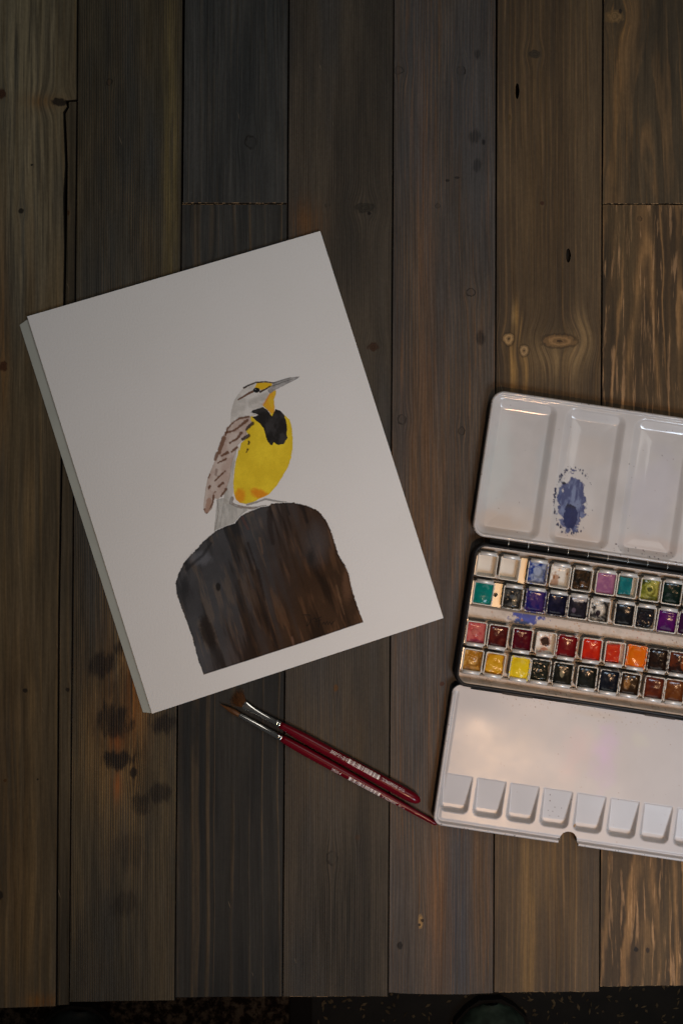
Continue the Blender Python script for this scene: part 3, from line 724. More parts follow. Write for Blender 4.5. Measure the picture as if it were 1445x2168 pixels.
def brush(label, p0, p1, rad, zc, ferrule, flat, bristle, prints, phi):
    """p0: handle start at the ferrule, p1: handle end (photograph px); rad: (t px, r px) profile"""
    A = px(*p0, zc); Bq = px(*p1, zc)
    ax = (Bq - A); Ln = ax.length; ax.normalize()
    ang = math.atan2(ax.y, ax.x)
    t = thing('paint_brush', label, 'paint brush', A, ang, 'red handled brushes below the painting')
    k = S * (D - zc) / D
    rs = [(a * k, r * k) for a, r in rad]

    def lathe(name, prof, mat, sqz=lambda x: (1, 1), seg=24, parent=t):
        V, F = [], []
        for (x, r) in prof:
            sy, sz = sqz(x)
            for j in range(seg):
                f = 2 * PI * j / seg
                V.append((x, math.cos(f) * r * sy, math.sin(f) * r * sz))
        for i in range(len(prof) - 1):
            for j in range(seg):
                j2 = (j + 1) % seg
                F.append((i * seg + j, i * seg + j2, (i + 1) * seg + j2, (i + 1) * seg + j))
        F.append(tuple(range(seg))); F.append(tuple((len(prof) - 1) * seg + j for j in reversed(range(seg))))
        me = mesh(name, V, F, smooth=True)
        bm = bmesh.new(); bm.from_mesh(me); bmesh.ops.recalc_face_normals(bm, faces=bm.faces); bm.to_mesh(me); bm.free()
        return add_obj(name, me, mat, parent)

    xs = np.array([a for a, _ in rs]); rr = np.array([r for _, r in rs])
    xx = np.concatenate([np.linspace(xs[0], xs[-3], 40), xs[-2:]])
    # smooth profile
    def R(x): return float(np.interp(x, xs, rr))
    prof = [(x, np.mean([R(max(xs[0], min(xs[-1], x + o * k))) for o in (-9, -4, 0, 4, 9)]) if x < xs[-3] - 10 * k else R(x)) for x in xx]
    handle = lathe('handle', prof, red.m)
    ms = flat[0]
    lathe('ferrule', [(a * k, r * k) for a, r in ferrule], silver, flat[1])
    bristle(t, k)
    for (s0, body, h, kind) in prints:
        if kind == 'text':
            vs, fs = text_mesh(body, h * k)
            L = s0[1] * k; vs[:, 0] *= L / max(1e-6, vs[:, 0].max())
            x = vs[:, 0] + s0[0] * k; y = vs[:, 1] - h * k / 2
        else:
            rnd = random.Random(5); vs, fs = [], []
            xq = 0.0
            while xq < s0[1]:
                w = rnd.choice((1.0, 1.0, 2.0, 3.0)); w = 5 if xq == 0 or xq > s0[1] - 5 else w
                n0 = len(vs)
                for yy in np.linspace(-h / 2, h / 2, 5):
                    vs += [(xq, yy), (xq + w, yy)]
                fs += [(n0 + 2 * i, n0 + 2 * i + 1, n0 + 2 * i + 3, n0 + 2 * i + 2) for i in range(4)]
                xq += w + rnd.choice((0.8, 0.9, 1.6, 2.4))
            vs = np.array(vs) * k; x = vs[:, 0] + s0[0] * k; y = vs[:, 1]
        P = []
        for a, b in zip(x, y):
            r = np.interp(a, [p[0] for p in prof], [p[1] for p in prof]) + 0.00005
            f = PI / 2 - phi - b / r
            P.append((a, math.cos(f) * r, math.sin(f) * r))
        # y positive (glyph up) lies towards the upper edge
        P = [(a, -math.cos(PI / 2 + phi + b / (math.hypot(c, d_))) * -1 * math.hypot(c, d_), math.sin(PI / 2 + phi + b / math.hypot(c, d_)) * math.hypot(c, d_)) for (a, c, d_), b in zip(P, y)]
        P = [(a, -c, d_) for a, c, d_ in P]
        add_obj('barcode' if kind == 'bars' else 'lettering', mesh('print', P, fs), white_ink, t)
    return t


def strands(parent, roots, tips, rad, mid=None, bend=0.0):
    V, F = [], []
    for a, b in zip(roots, tips):
        a = Vector(a); b = Vector(b); n = len(V)
        for i, s in enumerate((0, 0.4, 0.75, 1.0)):
            p = a.lerp(b, s); p.z += bend * math.sin(PI * s)
            r = rad * (1 - 0.75 * s)
            for j in range(3):
                f = 2 * PI * j / 3
                V.append((p.x, p.y + math.cos(f) * r, p.z + math.sin(f) * r))
        for i in range(3):
            for j in range(3):
                j2 = (j + 1) % 3
                F.append((n + i * 3 + j, n + i * 3 + j2, n + i * 3 + 3 + j2, n + i * 3 + 3 + j))
    o = add_obj('bristles', mesh('bristles', V, F, smooth=True), hair.m, parent)
    return o


def fan_hair(t, k):
    rnd = random.Random(3); R0, T0 = [], []
    for i in range(230):
        q = rnd.uniform(-1, 1)
        an = 0.25 + q * 0.78
        L = rnd.uniform(20, 38) * (1 - 0.06 * abs(q))
        z0 = rnd.uniform(-0.0007, 0.0007)
        R0.append((-83 * k, q * 5.2 * k, z0))
        T0.append(((-83 - math.cos(an) * L) * k, math.sin(an) * L * k, z0 * 0.9 - 0.0022))
    strands(t, R0, T0, 0.00020)


def round_hair(t, k):
    rnd = random.Random(4); R0, T0 = [], []
    for i in range(260):
        f = rnd.uniform(0, 2 * PI); q = math.sqrt(rnd.random())
        L = 46 - 12 * q * rnd.random() - 8 * q
        R0.append((-100 * k, math.cos(f) * q * 5.0 * k, math.sin(f) * q * 5.0 * k))
        T0.append(((-100 - L) * k, math.cos(f) * q * 1.2 * k, math.sin(f) * q * 1.2 * k - 0.0012))
    strands(t, R0, T0, 0.00022, bend=0.0)
    # belly of the point
    V, F = [], []
    prof = [(-100, 5.0), (-110, 6.2), (-120, 5.6), (-132, 3.3), (-142, 1.2), (-147, 0.2)]
    for x, r in prof:
        for j in range(12):
            f = 2 * PI * j / 12; V.append((x * k, math.cos(f) * r * k, math.sin(f) * r * k - 0.0008 * (-x - 100) / 47))
    for i in range(len(prof) - 1):
        for j in range(12):
            F.append((i * 12 + j, (i + 1) * 12 + j, (i + 1) * 12 + (j + 1) % 12, i * 12 + (j + 1) % 12))
    add_obj('bristle_core', mesh('bristle_core', V, F, smooth=True), hair.m, t)


crimp = lambda a, r: [(a, r), (a - 2, r * 1.10), (a - 4, r * 1.12), (a - 6, r * 0.98), (a - 8, r * 1.06), (a - 10, r * 1.06), (a - 12, r * 0.96)]
brush('fan brush with a blunt red handle and splayed brown bristles, the upper of the two', (591, 1533.5), (889, 1697.5),
      [(0, 6.8), (25, 9.0), (60, 10.8), (150, 11.2), (240, 12.0), (300, 12.6), (322, 11.8), (333, 8.8), (338.5, 4.5), (340, 0.4)], 0.0043,
      crimp(3, 6.6) + [(-30, 5.6), (-60, 5.0), (-74, 6.0), (-83, 7.2), (-86, 6.4)], (0, lambda x: ((1.0, 1.0) if x > -0.012 else (1.0 + 0.28 * min(1, (-x - 0.012) / 0.016), 1.0 - 0.62 * min(1, (-x - 0.012) / 0.016)))),
      fan_hair, [((122, 40), '3950MFN-20/0', 7.2, 'text'), ((164, 74), '', 10.5, 'bars'), ((244, 38), '757063395542', 6.6, 'text'), ((285, 14), 'CHINA', 6.2, 'text')], 0.42)
brush('round pointed brush with a slim red handle reaching under the corner of the paint box', (594, 1562), (925, 1745.5),
      [(0, 7.0), (20, 8.8), (60, 9.9), (140, 9.6), (230, 8.0), (300, 6.4), (350, 5.6), (372, 5.0), (376, 3.6), (378, 0.4)], 0.0033,
      crimp(3, 7.0) + [(-50, 6.0), (-98, 5.2), (-101, 4.8)], (0, lambda x: (1, 1)),
      round_hair, [((126, 22), '3950R-4', 6.8, 'text'), ((167, 74), '', 9.5, 'bars'), ((245, 38), '757063395337', 6.2, 'text'), ((287, 14), 'CHINA', 5.8, 'text')], -0.52)

# ------------------------------------------------------------------ paint box
TH = math.radians(8.5)
Z0 = 0.0130
KB = S * (D - Z0) / D
o0 = px(1012, 1152, Z0); o0.z = 0
pbox = thing('paint_box', 'open folding metal watercolour box with white lid and mixing tray', 'paint box', o0, -TH)


def lp(u, v, z=0.0): return (u * KB, -v * KB, z)


def enamel(name, rough, coat, crough, bump=0.16):
    e = NT(name)
    ea = e.new('ShaderNodeVertexColor'); ea.layer_name = 'Col'
    en = e.noise(e.obj(), 160, 3, 0.6)
    e.set(Base_Color=ea.outputs[0], Roughness=e.ma('MULTIPLY_ADD', en, 0.14, rough - 0.07))
    e.b.inputs['Coat Weight'].default_value = coat; e.b.inputs['Coat Roughness'].default_value = crough
    e.bump(e.noise(e.obj(), 35, 2, 0.5), bump, 0.0008)
    return e


enam = enamel('cream_enamel', 0.45, 0.0, 0.2)
enam.b.inputs['Specular IOR Level'].default_value = 0.25
enam_lid = enamel('white_enamel', 0.40, 1.0, 0.07)
enam_lid.b.inputs['Specular IOR Level'].default_value = 0.3
enam_tray = enamel('satin_metal', 0.36, 0.10, 0.2, 0.05)
enam_tray.b.inputs['Metallic'].default_value = 0.0
enam_tray.b.inputs['Specular IOR Level'].default_value = 0.42
blackm = simple('black_enamel', (0.007, 0.007, 0.008), 0.45, 0.0, spec=0.25)
steel = simple('bright_steel', (0.80, 0.77, 0.70), 0.36, 1.0)
rail_m = simple('tinned_rail', (0.14, 0.13, 0.115), 0.5, 0.8)
hinge_m = simple('dark_hinge_steel', (0.05, 0.048, 0.045), 0.35, 0.8)


def heightfield(name, bounds, step, sdf, zf, colf, parent, mat, zlow=None):
    u0, u1, v0, v1 = bounds
    us = np.arange(u0 - step, u1 + step * 1.01, step); vs = np.arange(v0 - step, v1 + step * 1.01, step)
    U, V = np.meshgrid(us, vs)
    d = sdf(U, V); h = 0.05
    keep = d < step * 0.72
    gx = (sdf(U + h, V) - sdf(U - h, V)) / (2 * h); gy = (sdf(U, V + h) - sdf(U, V - h)) / (2 * h)
    out = keep & (d > -step * 0.28)
    U = np.where(out, U - gx * d, U); V = np.where(out, V - gy * d, V)
    d = sdf(U, V)
    Z = zf(U, V, np.maximum(-d, 0))
    idx = -np.ones(U.shape, int); idx[keep] = np.arange(keep.sum())
    q = np.stack([idx[:-1, :-1], idx[1:, :-1], idx[1:, 1:], idx[:-1, 1:]], -1).reshape(-1, 4)
    q = q[(q >= 0).all(1)]
    co = np.stack([U[keep] * KB, -V[keep] * KB, Z[keep] * 0.001], -1)
    col = colf(U[keep], V[keep])
    if zlow is not None:
        e = np.concatenate([q[:, [0, 1]], q[:, [1, 2]], q[:, [2, 3]], q[:, [3, 0]]])
        key = np.sort(e, 1); _, inv, cnt = np.unique(key, axis=0, return_inverse=True, return_counts=True)
        be = e[cnt[inv.ravel()] == 1]
        n = len(co)
        bi = np.unique(be); mp = -np.ones(n, int); mp[bi] = np.arange(len(bi))
        top = co[bi]; bot = top.copy(); bot[:, 2] = zlow * 0.001
        co = np.concatenate([co, top, bot]); col = np.concatenate([col, col[bi], col[bi]])
        f = np.stack([be[:, 0], be[:, 1], be[:, 1], be[:, 0]], -1)
        q2 = np.stack([n + mp[be[:, 1]], n + mp[be[:, 0]], n + len(bi) + mp[be[:, 0]], n + len(bi) + mp[be[:, 1]]], -1)
        q = np.concatenate([q, q2])
    used = np.unique(q); rm = -np.ones(len(co), int); rm[used] = np.arange(len(used))
    return add_obj(name, grid_mesh(name, co[used], rm[q], np.clip(col[used], 0.003, 1)), mat, parent)


WHITE = np.array((0.60, 0.575, 0.555))


def specks(U, V, col, n, u0, u1, v0, v1, seed, cols, rmin=0.5, rmax=1.6):
    r = random.Random(seed)
    for _ in range(n):
        a, b = r.uniform(u0, u1), r.uniform(v0, v1); rad = r.uniform(rmin, rmax); c = np.array(r.choice(cols))
        q = np.hypot((U - a) / r.uniform(0.7, 1.4), V - b)
        m = (sstep(rad + 0.5, rad - 0.3, q) * r.uniform(0.4, 0.95))[:, None]
        col = col * (1 - m) + c * m
    return col


# --- lid with four mixing wells
LU0, LU1, LV0, LV1 = -17.0, 582.0, -329.0, -17.0


def lid_sdf(U, V): return sd_rrect(U, V, LU0, LU1, LV0, LV1, 27)


def lid_wells(U, V):
    d = np.full(U.shape, 1e9)
    for i in range(4):
        a = -13 + i * 147.25
        l = a + (6 if i == 0 else 11); r = a + 147.25 - (6 if i == 3 else 11)
        d = np.minimum(d, sd_rrect(U, V, l, r, LV0 + 15, LV1 - 10, 20))
    return d


def lid_z(U, V, a):
    rim = 10.6 + 1.6 * np.sqrt(np.clip(1 - ((a - 4.5) / 4.5) ** 2, 0, 1))
    plate = 11.0 + 0 * a
    z = np.where(a < 4.5, rim, 12.2 - 1.5 * sstep(4.5, 9, a))
    w = lid_wells(U, V)
    w2 = np.maximum(w, -0.60 * (V - LV0 - 13))            # the far wall of each well is gentler
    t = np.clip((2 - w2) / 16, 0, 1)
    z = z - 3.5 * (0.6 * t + 0.4 * t * t * (3 - 2 * t)) - 0.8 * sstep(-8, -45, w)
    return z + 0.15 * (fbm(U / 60, V / 60, 71, 2) - 0.5)


def lid_col(U, V):
    col = np.ones((len(U), 3)) * WHITE
    n = fbm(U / 70, V / 70, 61, 4)[:, None]
    col = col * (0.84 + 0.28 * n)
    # faint old washes
    def wash(cu, cv, ru, rv, c, s, sd):
        nonlocal col
        q = np.hypot((U - cu) / ru, (V - cv) / rv) + (fbm(U / 30, V / 30, sd, 4) - 0.5) * 0.9
        m = (sstep(1.1, 0.3, q) * s)[:, None]; col = col * (1 - m) + np.array(c) * m
    wash(20, -170, 40, 120, (0.60, 0.66, 0.64), 0.45, 63)
    wash(70, -60, 110, 40, (0.66, 0.54, 0.43), 0.30, 64)
    wash(210, -70, 60, 40, (0.68, 0.56, 0.47), 0.30, 65)
    wash(350, -160, 60, 110, (0.55, 0.53, 0.60), 0.4, 66)
    wash(110, -200, 20, 100, (0.50, 0.53, 0.54), 0.5, 162)
    wash(40, -50, 70, 26, (0.60, 0.47, 0.36), 0.5, 163)
    wash(215, -40, 80, 24, (0.62, 0.48, 0.38), 0.5, 164)
    wash(200, -230, 60, 50, (0.60, 0.53, 0.47), 0.4, 165)
    wash(360, -50, 90, 26, (0.60, 0.48, 0.42), 0.45, 166)
    # the blue puddle in the second well
    bu, bv = 184.0, -114.0
    jn = fbm(U / 7, V / 7, 67, 4) - 0.5; jn2 = fbm(U / 22, V / 22, 68, 3) - 0.5
    q = np.hypot((U - bu - (V - bv) * 0.10) / 30, (V - bv) / 56) + jn * 0.75 + jn2 * 0.5
    m = (sstep(1.04, 0.90, q) * 0.92)[:, None]
    tint = sstep(0.42, 0.66, fbm(U / 9, V / 22, 69, 4))[:, None]
    c = np.array((0.012, 0.032, 0.15)) * (1 - tint) + np.array((0.15, 0.20, 0.36)) * tint
    rimq = sstep(0.62, 0.98, q)[:, None] * 0.6
    c = c * (1 - rimq) + np.array((0.018, 0.028, 0.14)) * rimq
    col = col * (1 - m) + c * m
    q = np.hypot((U - bu - 2 - (V - bv - 26) * 0.05) / 16, (V - bv - 26) / 27) + jn * 0.5
    m = (sstep(1.03, 0.93, q) * 0.96)[:, None]
    c = np.array((0.004, 0.012, 0.075)) + 0 * col
    c = c * (0.75 + 0.7 * fbm(U / 12, V / 12, 70, 3)[:, None])
    tp = sstep(-12, -24, V - bv - 26)[:, None]; c = c * (1 - tp) + np.array((0.008, 0.009, 0.030)) * tp
    col = col * (1 - m) + c * m
    # droplets left round its dried outline
    r = random.Random(12)
    for k in range(150):
        an = r.uniform(0, 2 * PI)
        dens = 0.95 if math.cos(an) < -0.55 else (0.75 if math.sin(an) > 0.75 else (0.5 if math.sin(an) < -0.6 else 0.16))
        if r.random() > dens: continue
        e = r.gauss(1.0, 0.035)
        a = bu + 3 + math.cos(an) * 42 * e + math.sin(an) * 4; b = bv - 6 + math.sin(an) * 70 * e
        rad = r.choice((0.5, 0.6, 0.8, 1.1, 1.5)); 
        if math.cos(an) < -0.3: rad *= 1.25
        qq = np.hypot((U - a), (V - b) / r.uniform(0.9, 2.0))
        mm = (sstep(rad + 0.6, rad - 0.3, qq) * 0.9)[:, None]
        col = col * (1 - mm) + np.array((0.02, 0.025, 0.07)) * mm
    qq = np.hypot((U - (bu - 22)) / 4.5, (V - (bv - 41)) / 3.2); mm = (sstep(1.1, 0.8, qq) * 0.97)[:, None]
    col = col * (1 - mm) + np.array((0.008, 0.008, 0.02)) * mm
    col = specks(U, V, col, 26, 270, 420, LV1 - 26, LV1 - 4, 5, [(0.03, 0.02, 0.04), (0.15, 0.08, 0.12)], 0.5, 1.6)
    col = specks(U, V, col, 40, -10, 450, LV0 + 4, LV1 - 4, 6, [(0.10, 0.08, 0.07), (0.25, 0.15, 0.12)], 0.4, 1.1)
    # enamel chipped off along the rim
    ch = sstep(0.74, 0.80, fbm(U / 5, V / 5, 76, 3)) * sstep(4.0, 1.5, -lid_sdf(U, V))
    col = col * (1 - ch[:, None]) + np.array((0.10, 0.09, 0.09)) * ch[:, None]
    return col


heightfield('lid', (LU0, LU1, LV0, LV1), 1.5, lid_sdf, lid_z, lid_col, pbox, enam_lid.m, 0.5)

# --- folding mixing tray
TU0, TU1, TV0, TV1 = -8.0, 573.0, 301.0, 602.5
WELL0, WPITCH, WW = 0.8, 71.6, 61.8


def tray_sdf(U, V):
    d = sd_rrect(U, V, TU0, TU1, TV0, TV1, 20)
    notch = np.minimum(np.hypot(U - 282.5, V - 594) - 18.5, np.maximum(np.abs(U - 282.5) - 21.5, 596 - V))
    return np.maximum(d, -notch)


def tray_z(U, V, a):
    top = sstep(TV0 + 10, TV0 + 24, V)                      # no rim along the hinge
    a0 = np.maximum(-sd_rrect(U, V, TU0, TU1, TV0 - 60, TV1, 20), 0)
    rim = 10.2 + 1.3 * np.sqrt(np.clip(1 - ((np.minimum(a0, 3.5) - 3.5) / 3.5) ** 2, 0, 1))
    z = np.where(a0 < 3.5, rim, 11.5 - 2.6 * sstep(5.0, 10, a0) + 0.8 * sstep(10, 16, a0))
    z = 9.7 + (z - 9.7) * top
    z = z + 0.7 * np.exp(-((U - 40) / 60) ** 2 - ((V - 360) / 40) ** 2) + 0.55 * (fbm(U / 150, V / 110, 81, 2) - 0.5)
    for i in range(8):
        l = WELL0 + i * WPITCH
        fl = np.clip((V - 492) / 64.0, 0, 1)
        e = sd_rrect(U, V, l, l + WW, 430, 572, 14)
        m = sstep(0.6, -(1.6 + 6.5 * fl), e) * sstep(491.0, 492.6, V)
        z = z - (0.40 + 5.2 * fl) * m
    return z


def tray_col(U, V):
    col = np.ones((len(U), 3)) * WHITE * np.array((0.92, 0.93, 0.96))
    col = col * (0.92 + 0.13 * fbm(U / 80, V / 80, 83, 4)[:, None])
    def wash(cu, cv, ru, rv, c, s, sd):
        nonlocal col
        q = np.hypot((U - cu) / ru, (V - cv) / rv) + (fbm(U / 34, V / 34, sd, 4) - 0.5) * 1.0
        m = (sstep(1.1, 0.1, q) * s)[:, None]; col = col * (1 - m) + np.array(c) * m
    wash(330, 400, 34, 95, (0.62, 0.44, 0.70), 0.50, 85)
    wash(270, 410, 46, 70, (0.66, 0.50, 0.50), 0.40, 86)
    wash(400, 360, 26, 20, (0.60, 0.62, 0.50), 0.30, 87)
    wash(100, 420, 120, 60, (0.70, 0.62, 0.54), 0.30, 88)
    wash(300, 320, 60, 10, (0.55, 0.46, 0.36), 0.35, 89)
    col = specks(U, V, col, 70, 100, 520, TV0 + 6, TV0 + 34, 15, [(0.32, 0.24, 0.18), (0.42, 0.33, 0.26), (0.2, 0.15, 0.12)], 0.4, 1.2)
    col = specks(U, V, col, 60, 0, 560, TV0 + 40, 598, 16, [(0.30, 0.18, 0.12), (0.40, 0.33, 0.30)], 0.35, 0.9)
    col = specks(U, V, col, 10, 220, 290, 500, 560, 18, [(0.10, 0.05, 0.03)], 0.5, 1.7)
    q = np.hypot((U - 293) / 4.5, (V - 562) / 3.5) + (fbm(U / 3, V / 3, 90, 2) - 0.5); m = (sstep(1, 0.6, q) * 0.9)[:, None]
    col = col * (1 - m) + np.array((0.45, 0.22, 0.03)) * m
    ch = sstep(0.76, 0.80, fbm(U / 4, V / 8, 91, 3)) * sstep(6.0, 2.5, -tray_sdf(U, V)) * (V > 330)
    col = col * (1 - ch[:, None]) + np.array((0.04, 0.04, 0.04)) * ch[:, None]
    return col


heightfield('mixing_tray', (TU0, TU1, TV0, TV1), 1.25, tray_sdf, tray_z, tray_col, pbox, enam_tray.m, 5.0)


# --- base shell
def rr_loop(u0, u1, v0, v1, r, z, seg=8):
    out = []
    for (cx, cy, a0) in ((u1 - r, v0 + r, -PI / 2), (u1 - r, v1 - r, 0), (u0 + r, v1 - r, PI / 2), (u0 + r, v0 + r, PI)):
        for i in range(seg + 1):
            a = a0 + (PI / 2) * i / seg
            out.append(lp(cx + math.cos(a) * r, cy + math.sin(a) * r, z))
    return out


def loops_mesh(name, loops, cap0=True, cap1=True, smooth=True):
    n = len(loops[0]); V = [p for l in loops for p in l]; F = []
    for k in range(len(loops) - 1):
        for i in range(n):
            j = (i + 1) % n
            F.append((k * n + i, k * n + j, (k + 1) * n + j, (k + 1) * n + i))
    if cap0: F.append(tuple(range(n)))
    if cap1: F.append(tuple((len(loops) - 1) * n + i for i in reversed(range(n))))
    me = mesh(name, V, F, smooth=False)
    bm = bmesh.new(); bm.from_mesh(me); bmesh.ops.recalc_face_normals(bm, faces=bm.faces)
    for f in bm.faces: f.smooth = smooth and len(f.verts) == 4
    bm.to_mesh(me); bm.free()
    return me


BU0, BU1, BV0, BV1 = -8.0, 573.0, -5.0, 303.0
L = []
for (ins, z, r) in ((2.5, 0.0003, 24), (0.0, 0.0018, 26), (0.0, 0.0112, 26), (1.2, 0.0124, 25.5), (4.0, 0.0129, 24), (6.6, 0.0128, 22), (7.4, 0.0120, 21), (7.6, 0.0022, 21)):
    L.append(rr_loop(BU0 + ins, BU1 - ins, BV0 + ins, BV1 - ins, r, z))
add_obj('base', loops_mesh('base', L), blackm, pbox)

# --- enamelled insert: floor with sloping margins
IU0, IU1, IV0, IV1 = -0.5, 565.5, 2.5, 295.5


def ins_sdf(U, V): return sd_rrect(U, V, IU0, IU1, IV0, IV1, 19)


def ins_z(U, V, a):
    side = np.minimum(U - IU0, IU1 - U)
    z = 4.6 + 7.0 * sstep(12, 1, np.minimum(V - IV0, IV1 - V)) + 0 * a
    z = np.maximum(z, 4.6 + 7.0 * sstep(3.5, 0.5, side))
    pl = np.abs(V - 144)
    z = z + 1.6 * sstep(21, 16, pl)                        # low bar between the two pairs of rows
    for w in (71.5, 217):
        z = z - 1.5 * sstep(5, 2, np.abs(V - w))
    return z


def ins_col(U, V):
    col = np.ones((len(U), 3)) * np.array((0.60, 0.515, 0.44)) * (0.9 + 0.2 * fbm(U / 40, V / 25, 93, 4)[:, None])
    dirt = sstep(0.5, 0.75, fbm(U / 9, V / 9, 94, 4))[:, None] * 0.35
    col = col * (1 - dirt) + np.array((0.36, 0.31, 0.25)) * dirt
    q = np.hypot((U - 128) / 34, (V - 139) / 15) + (fbm(U / 6, V / 6, 95, 4) - 0.5) * 1.7
    m = (sstep(0.95, 0.70, q) * 0.93)[:, None]
    c = np.array((0.016, 0.045, 0.30)) * (0.7 + 0.7 * fbm(U / 9, V / 6, 96, 3)[:, None])
    col = col * (1 - m) + c * m
    q = np.hypot((U - 118) / 22, (V - 152) / 7) + (fbm(U / 5, V / 5, 97, 4) - 0.5) * 1.6
    m = (sstep(0.9, 0.6, q) * 0.9)[:, None]; col = col * (1 - m) + np.array((0.02, 0.07, 0.22)) * m
    col = specks(U, V, col, 46, 80, 180, 126, 166, 21, [(0.03, 0.05, 0.25), (0.02, 0.02, 0.05)], 0.4, 1.3)
    col = specks(U, V, col, 60, 190, 470, 126, 162, 22, [(0.40, 0.06, 0.03), (0.12, 0.03, 0.02), (0.45, 0.20, 0.05)], 0.5, 1.9)
    col = specks(U, V, col, 10, 10, 120, 126, 162, 23, [(0.42, 0.17, 0.07)], 0.8, 2.6)
    col = specks(U, V, col, 40, 20, 470, 6, 24, 24, [(0.10, 0.06, 0.04)], 0.4, 1.2)
    col = specks(U, V, col, 40, 20, 470, 272, 292, 25, [(0.10, 0.06, 0.04), (0.25, 0.08, 0.04)], 0.4, 1.6)
    q = np.hypot((U - 372) / 11, (V - 160) / 4) + (fbm(U / 4, V / 4, 98, 3) - 0.5); m = (sstep(0.9, 0.6, q) * 0.85)[:, None]
    col = col * (1 - m) + np.array((0.45, 0.19, 0.02)) * m
    return col


heightfield('insert_tray', (IU0, IU1, IV0, IV1), 1.6, ins_sdf, ins_z, ins_col, pbox, enam.m)


def tube(name, a, b, r, mat, parent, seg=10, join=None):
    a, b = Vector(a), Vector(b); ax = (b - a).normalized()
    s = ax.cross(Vector((0, 0, 1))).normalized(); w = s.cross(ax)
    V, F = [], []
    for p in (a, b):
        for j in range(seg):
            f = 2 * PI * j / seg; V.append(p + s * math.cos(f) * r + w * math.sin(f) * r)
    for j in range(seg):
        F.append((j, (j + 1) % seg, seg + (j + 1) % seg, seg + j))
    F += [tuple(reversed(range(seg))), tuple(range(seg, 2 * seg))]
    if join is not None:
        n = len(join[0]); join[0].extend(V); join[1].extend([tuple(n + i for i in f) for f in F]); return
    return add_obj(name, mesh(name, V, F, smooth=True), mat, parent)


def lbox(name, u0, u1, v0, v1, z0, z1, mat, parent, bev=0.0003):
    a = lp(u0, v1); b = lp(u1, v0)
    return box(name, a[0], b[0], a[1], b[1], z0, z1, mat, parent, bev)


# rails that hold the rows of pans
for v in (13.0, 73.0, 130.5, 157.5, 215.0, 275.0):
    o = lbox('rail', 4, 561, v - 2.2, v + 2.2, 0.0035, 0.0072, rail_m, pbox)
for u in (1.8, 563.2):
    for v0, v1 in ((24, 66), (78, 128), (160, 212), (220, 268)):
        lbox('end_clip', u - 1.4, u + 1.4, v0, v1, 0.006, 0.0126, steel, pbox)
# bare spring plates showing in the gaps between pans
def pierced(name, u0, u1, v0, v1, z, hole, mat):
    out = [Vector(lp(u, v, z)) for u, v in ((u0, v1), (u1, v1), (u1, v0), (u0, v0))]
    loops = [out]
    if hole: loops.append([Vector(lp(hole[0] + hole[2] * math.cos(t * PI / 8), hole[1] + hole[2] * math.sin(t * PI / 8), z)) for t in range(16)])
    flat = [v for l in loops for v in l]; n = len(flat)
    F = []
    for t in tessellate_polygon(loops):
        a, b, c = (flat[i] for i in t)
        F.append(tuple(t) if (b - a).cross(c - a).z > 0 else tuple(reversed(t)))
    V = [tuple(v) for v in flat]
    k = 0
    for l in loops:
        m = len(l); b0 = len(V); V += [(v.x, v.y, v.z - 0.0012) for v in l]
        F += [(k + i, b0 + i, b0 + (i + 1) % m, k + (i + 1) % m) for i in range(m)]; k += m
    return add_obj(name, mesh(name, V, F), mat, pbox)


spring = simple('brass_spring_plate', (0.62, 0.53, 0.38), 0.42, 0.9)
pierced('spring_plate', 46.5, 66.5, 76.5, 127, 0.0090, (52.5, 101, 4.6), spring)
pierced('spring_plate', 95.5, 109, 15.5, 69, 0.0090, None, spring)
# hinges
J = ([], [])
tube('', lp(24, -11, 0.0115), lp(541, -11, 0.0115), 0.0017, None, None, join=J)
add_obj('hinge_rod', mesh('hinge_rod', J[0], J[1], smooth=True), hinge_m, pbox)
for k in range(12):
    u = 62 + k * 42.5
    tube('hinge_knuckle', lp(u, -11, 0.0115), lp(u + 1.4, -11, 0.0115), 0.0021, steel, pbox)
tube('hinge_rod', lp(30, 304, 0.0095), lp(535, 304, 0.0095), 0.0010, hinge_m, pbox)
for u0, u1 in ((97, 163), (402, 468)):
    lbox('hinge_plate', u0, u1, 298.5, 307.5, 0.0080, 0.0112, blackm, pbox)

# ------------------------------------------------------------------ half pans
PW, PH = 44.5, 51.0
panm = NT('pan_plastic')
oi = panm.new('ShaderNodeObjectInfo')
pv = panm.obj(); ps = panm.sep(pv)
rv = panm.xyz(panm.ma('ADD', ps[0], panm.ma('MULTIPLY', oi.outputs['Random'], 3.0)), ps[1], ps[2])
sn = panm.noise(rv, 420, 4, 0.65)
sm = panm.ss(0.66, 0.56, panm.ma('ADD', sn, panm.ma('MULTIPLY', panm.ma('SUBTRACT', 1.0, oi.outputs['Alpha']), 0.42)))
panm.set(Base_Color=panm.mix(panm.ma('MULTIPLY', panm.ma('SUBTRACT', 1.0, sm), 0.0), (0.70, 0.655, 0.575), (0, 0, 0)), Roughness=0.5)
panm.b.inputs['Specular IOR Level'].default_value = 0.3
dirtm = panm.ss(0.50, 0.60, panm.ma('MULTIPLY', sn, panm.ma('MULTIPLY_ADD', oi.outputs['Alpha'], 0.72, 0.60)))
panm.put(panm.b.inputs['Base Color'], panm.mix(panm.ma('MULTIPLY', dirtm, 0.9), (0.66, 0.61, 0.53), oi.outputs['Color']))

paintm = NT('wet_paint')
pa = paintm.new('ShaderNodeVertexColor'); pa.layer_name = 'Col'
pnn = paintm.noise(paintm.obj(), 700, 3, 0.6)
paintm.set(Base_Color=pa.outputs[0], Roughness=paintm.ma('MULTIPLY_ADD', pnn, 0.14, 0.10))
paintm.b.inputs['Specular IOR Level'].default_value = 0.20
paintm.bump(paintm.noise(paintm.obj(), 160, 2, 0.5), 0.06, 0.0005)

ZR = 0.0137      # rim height of a pan


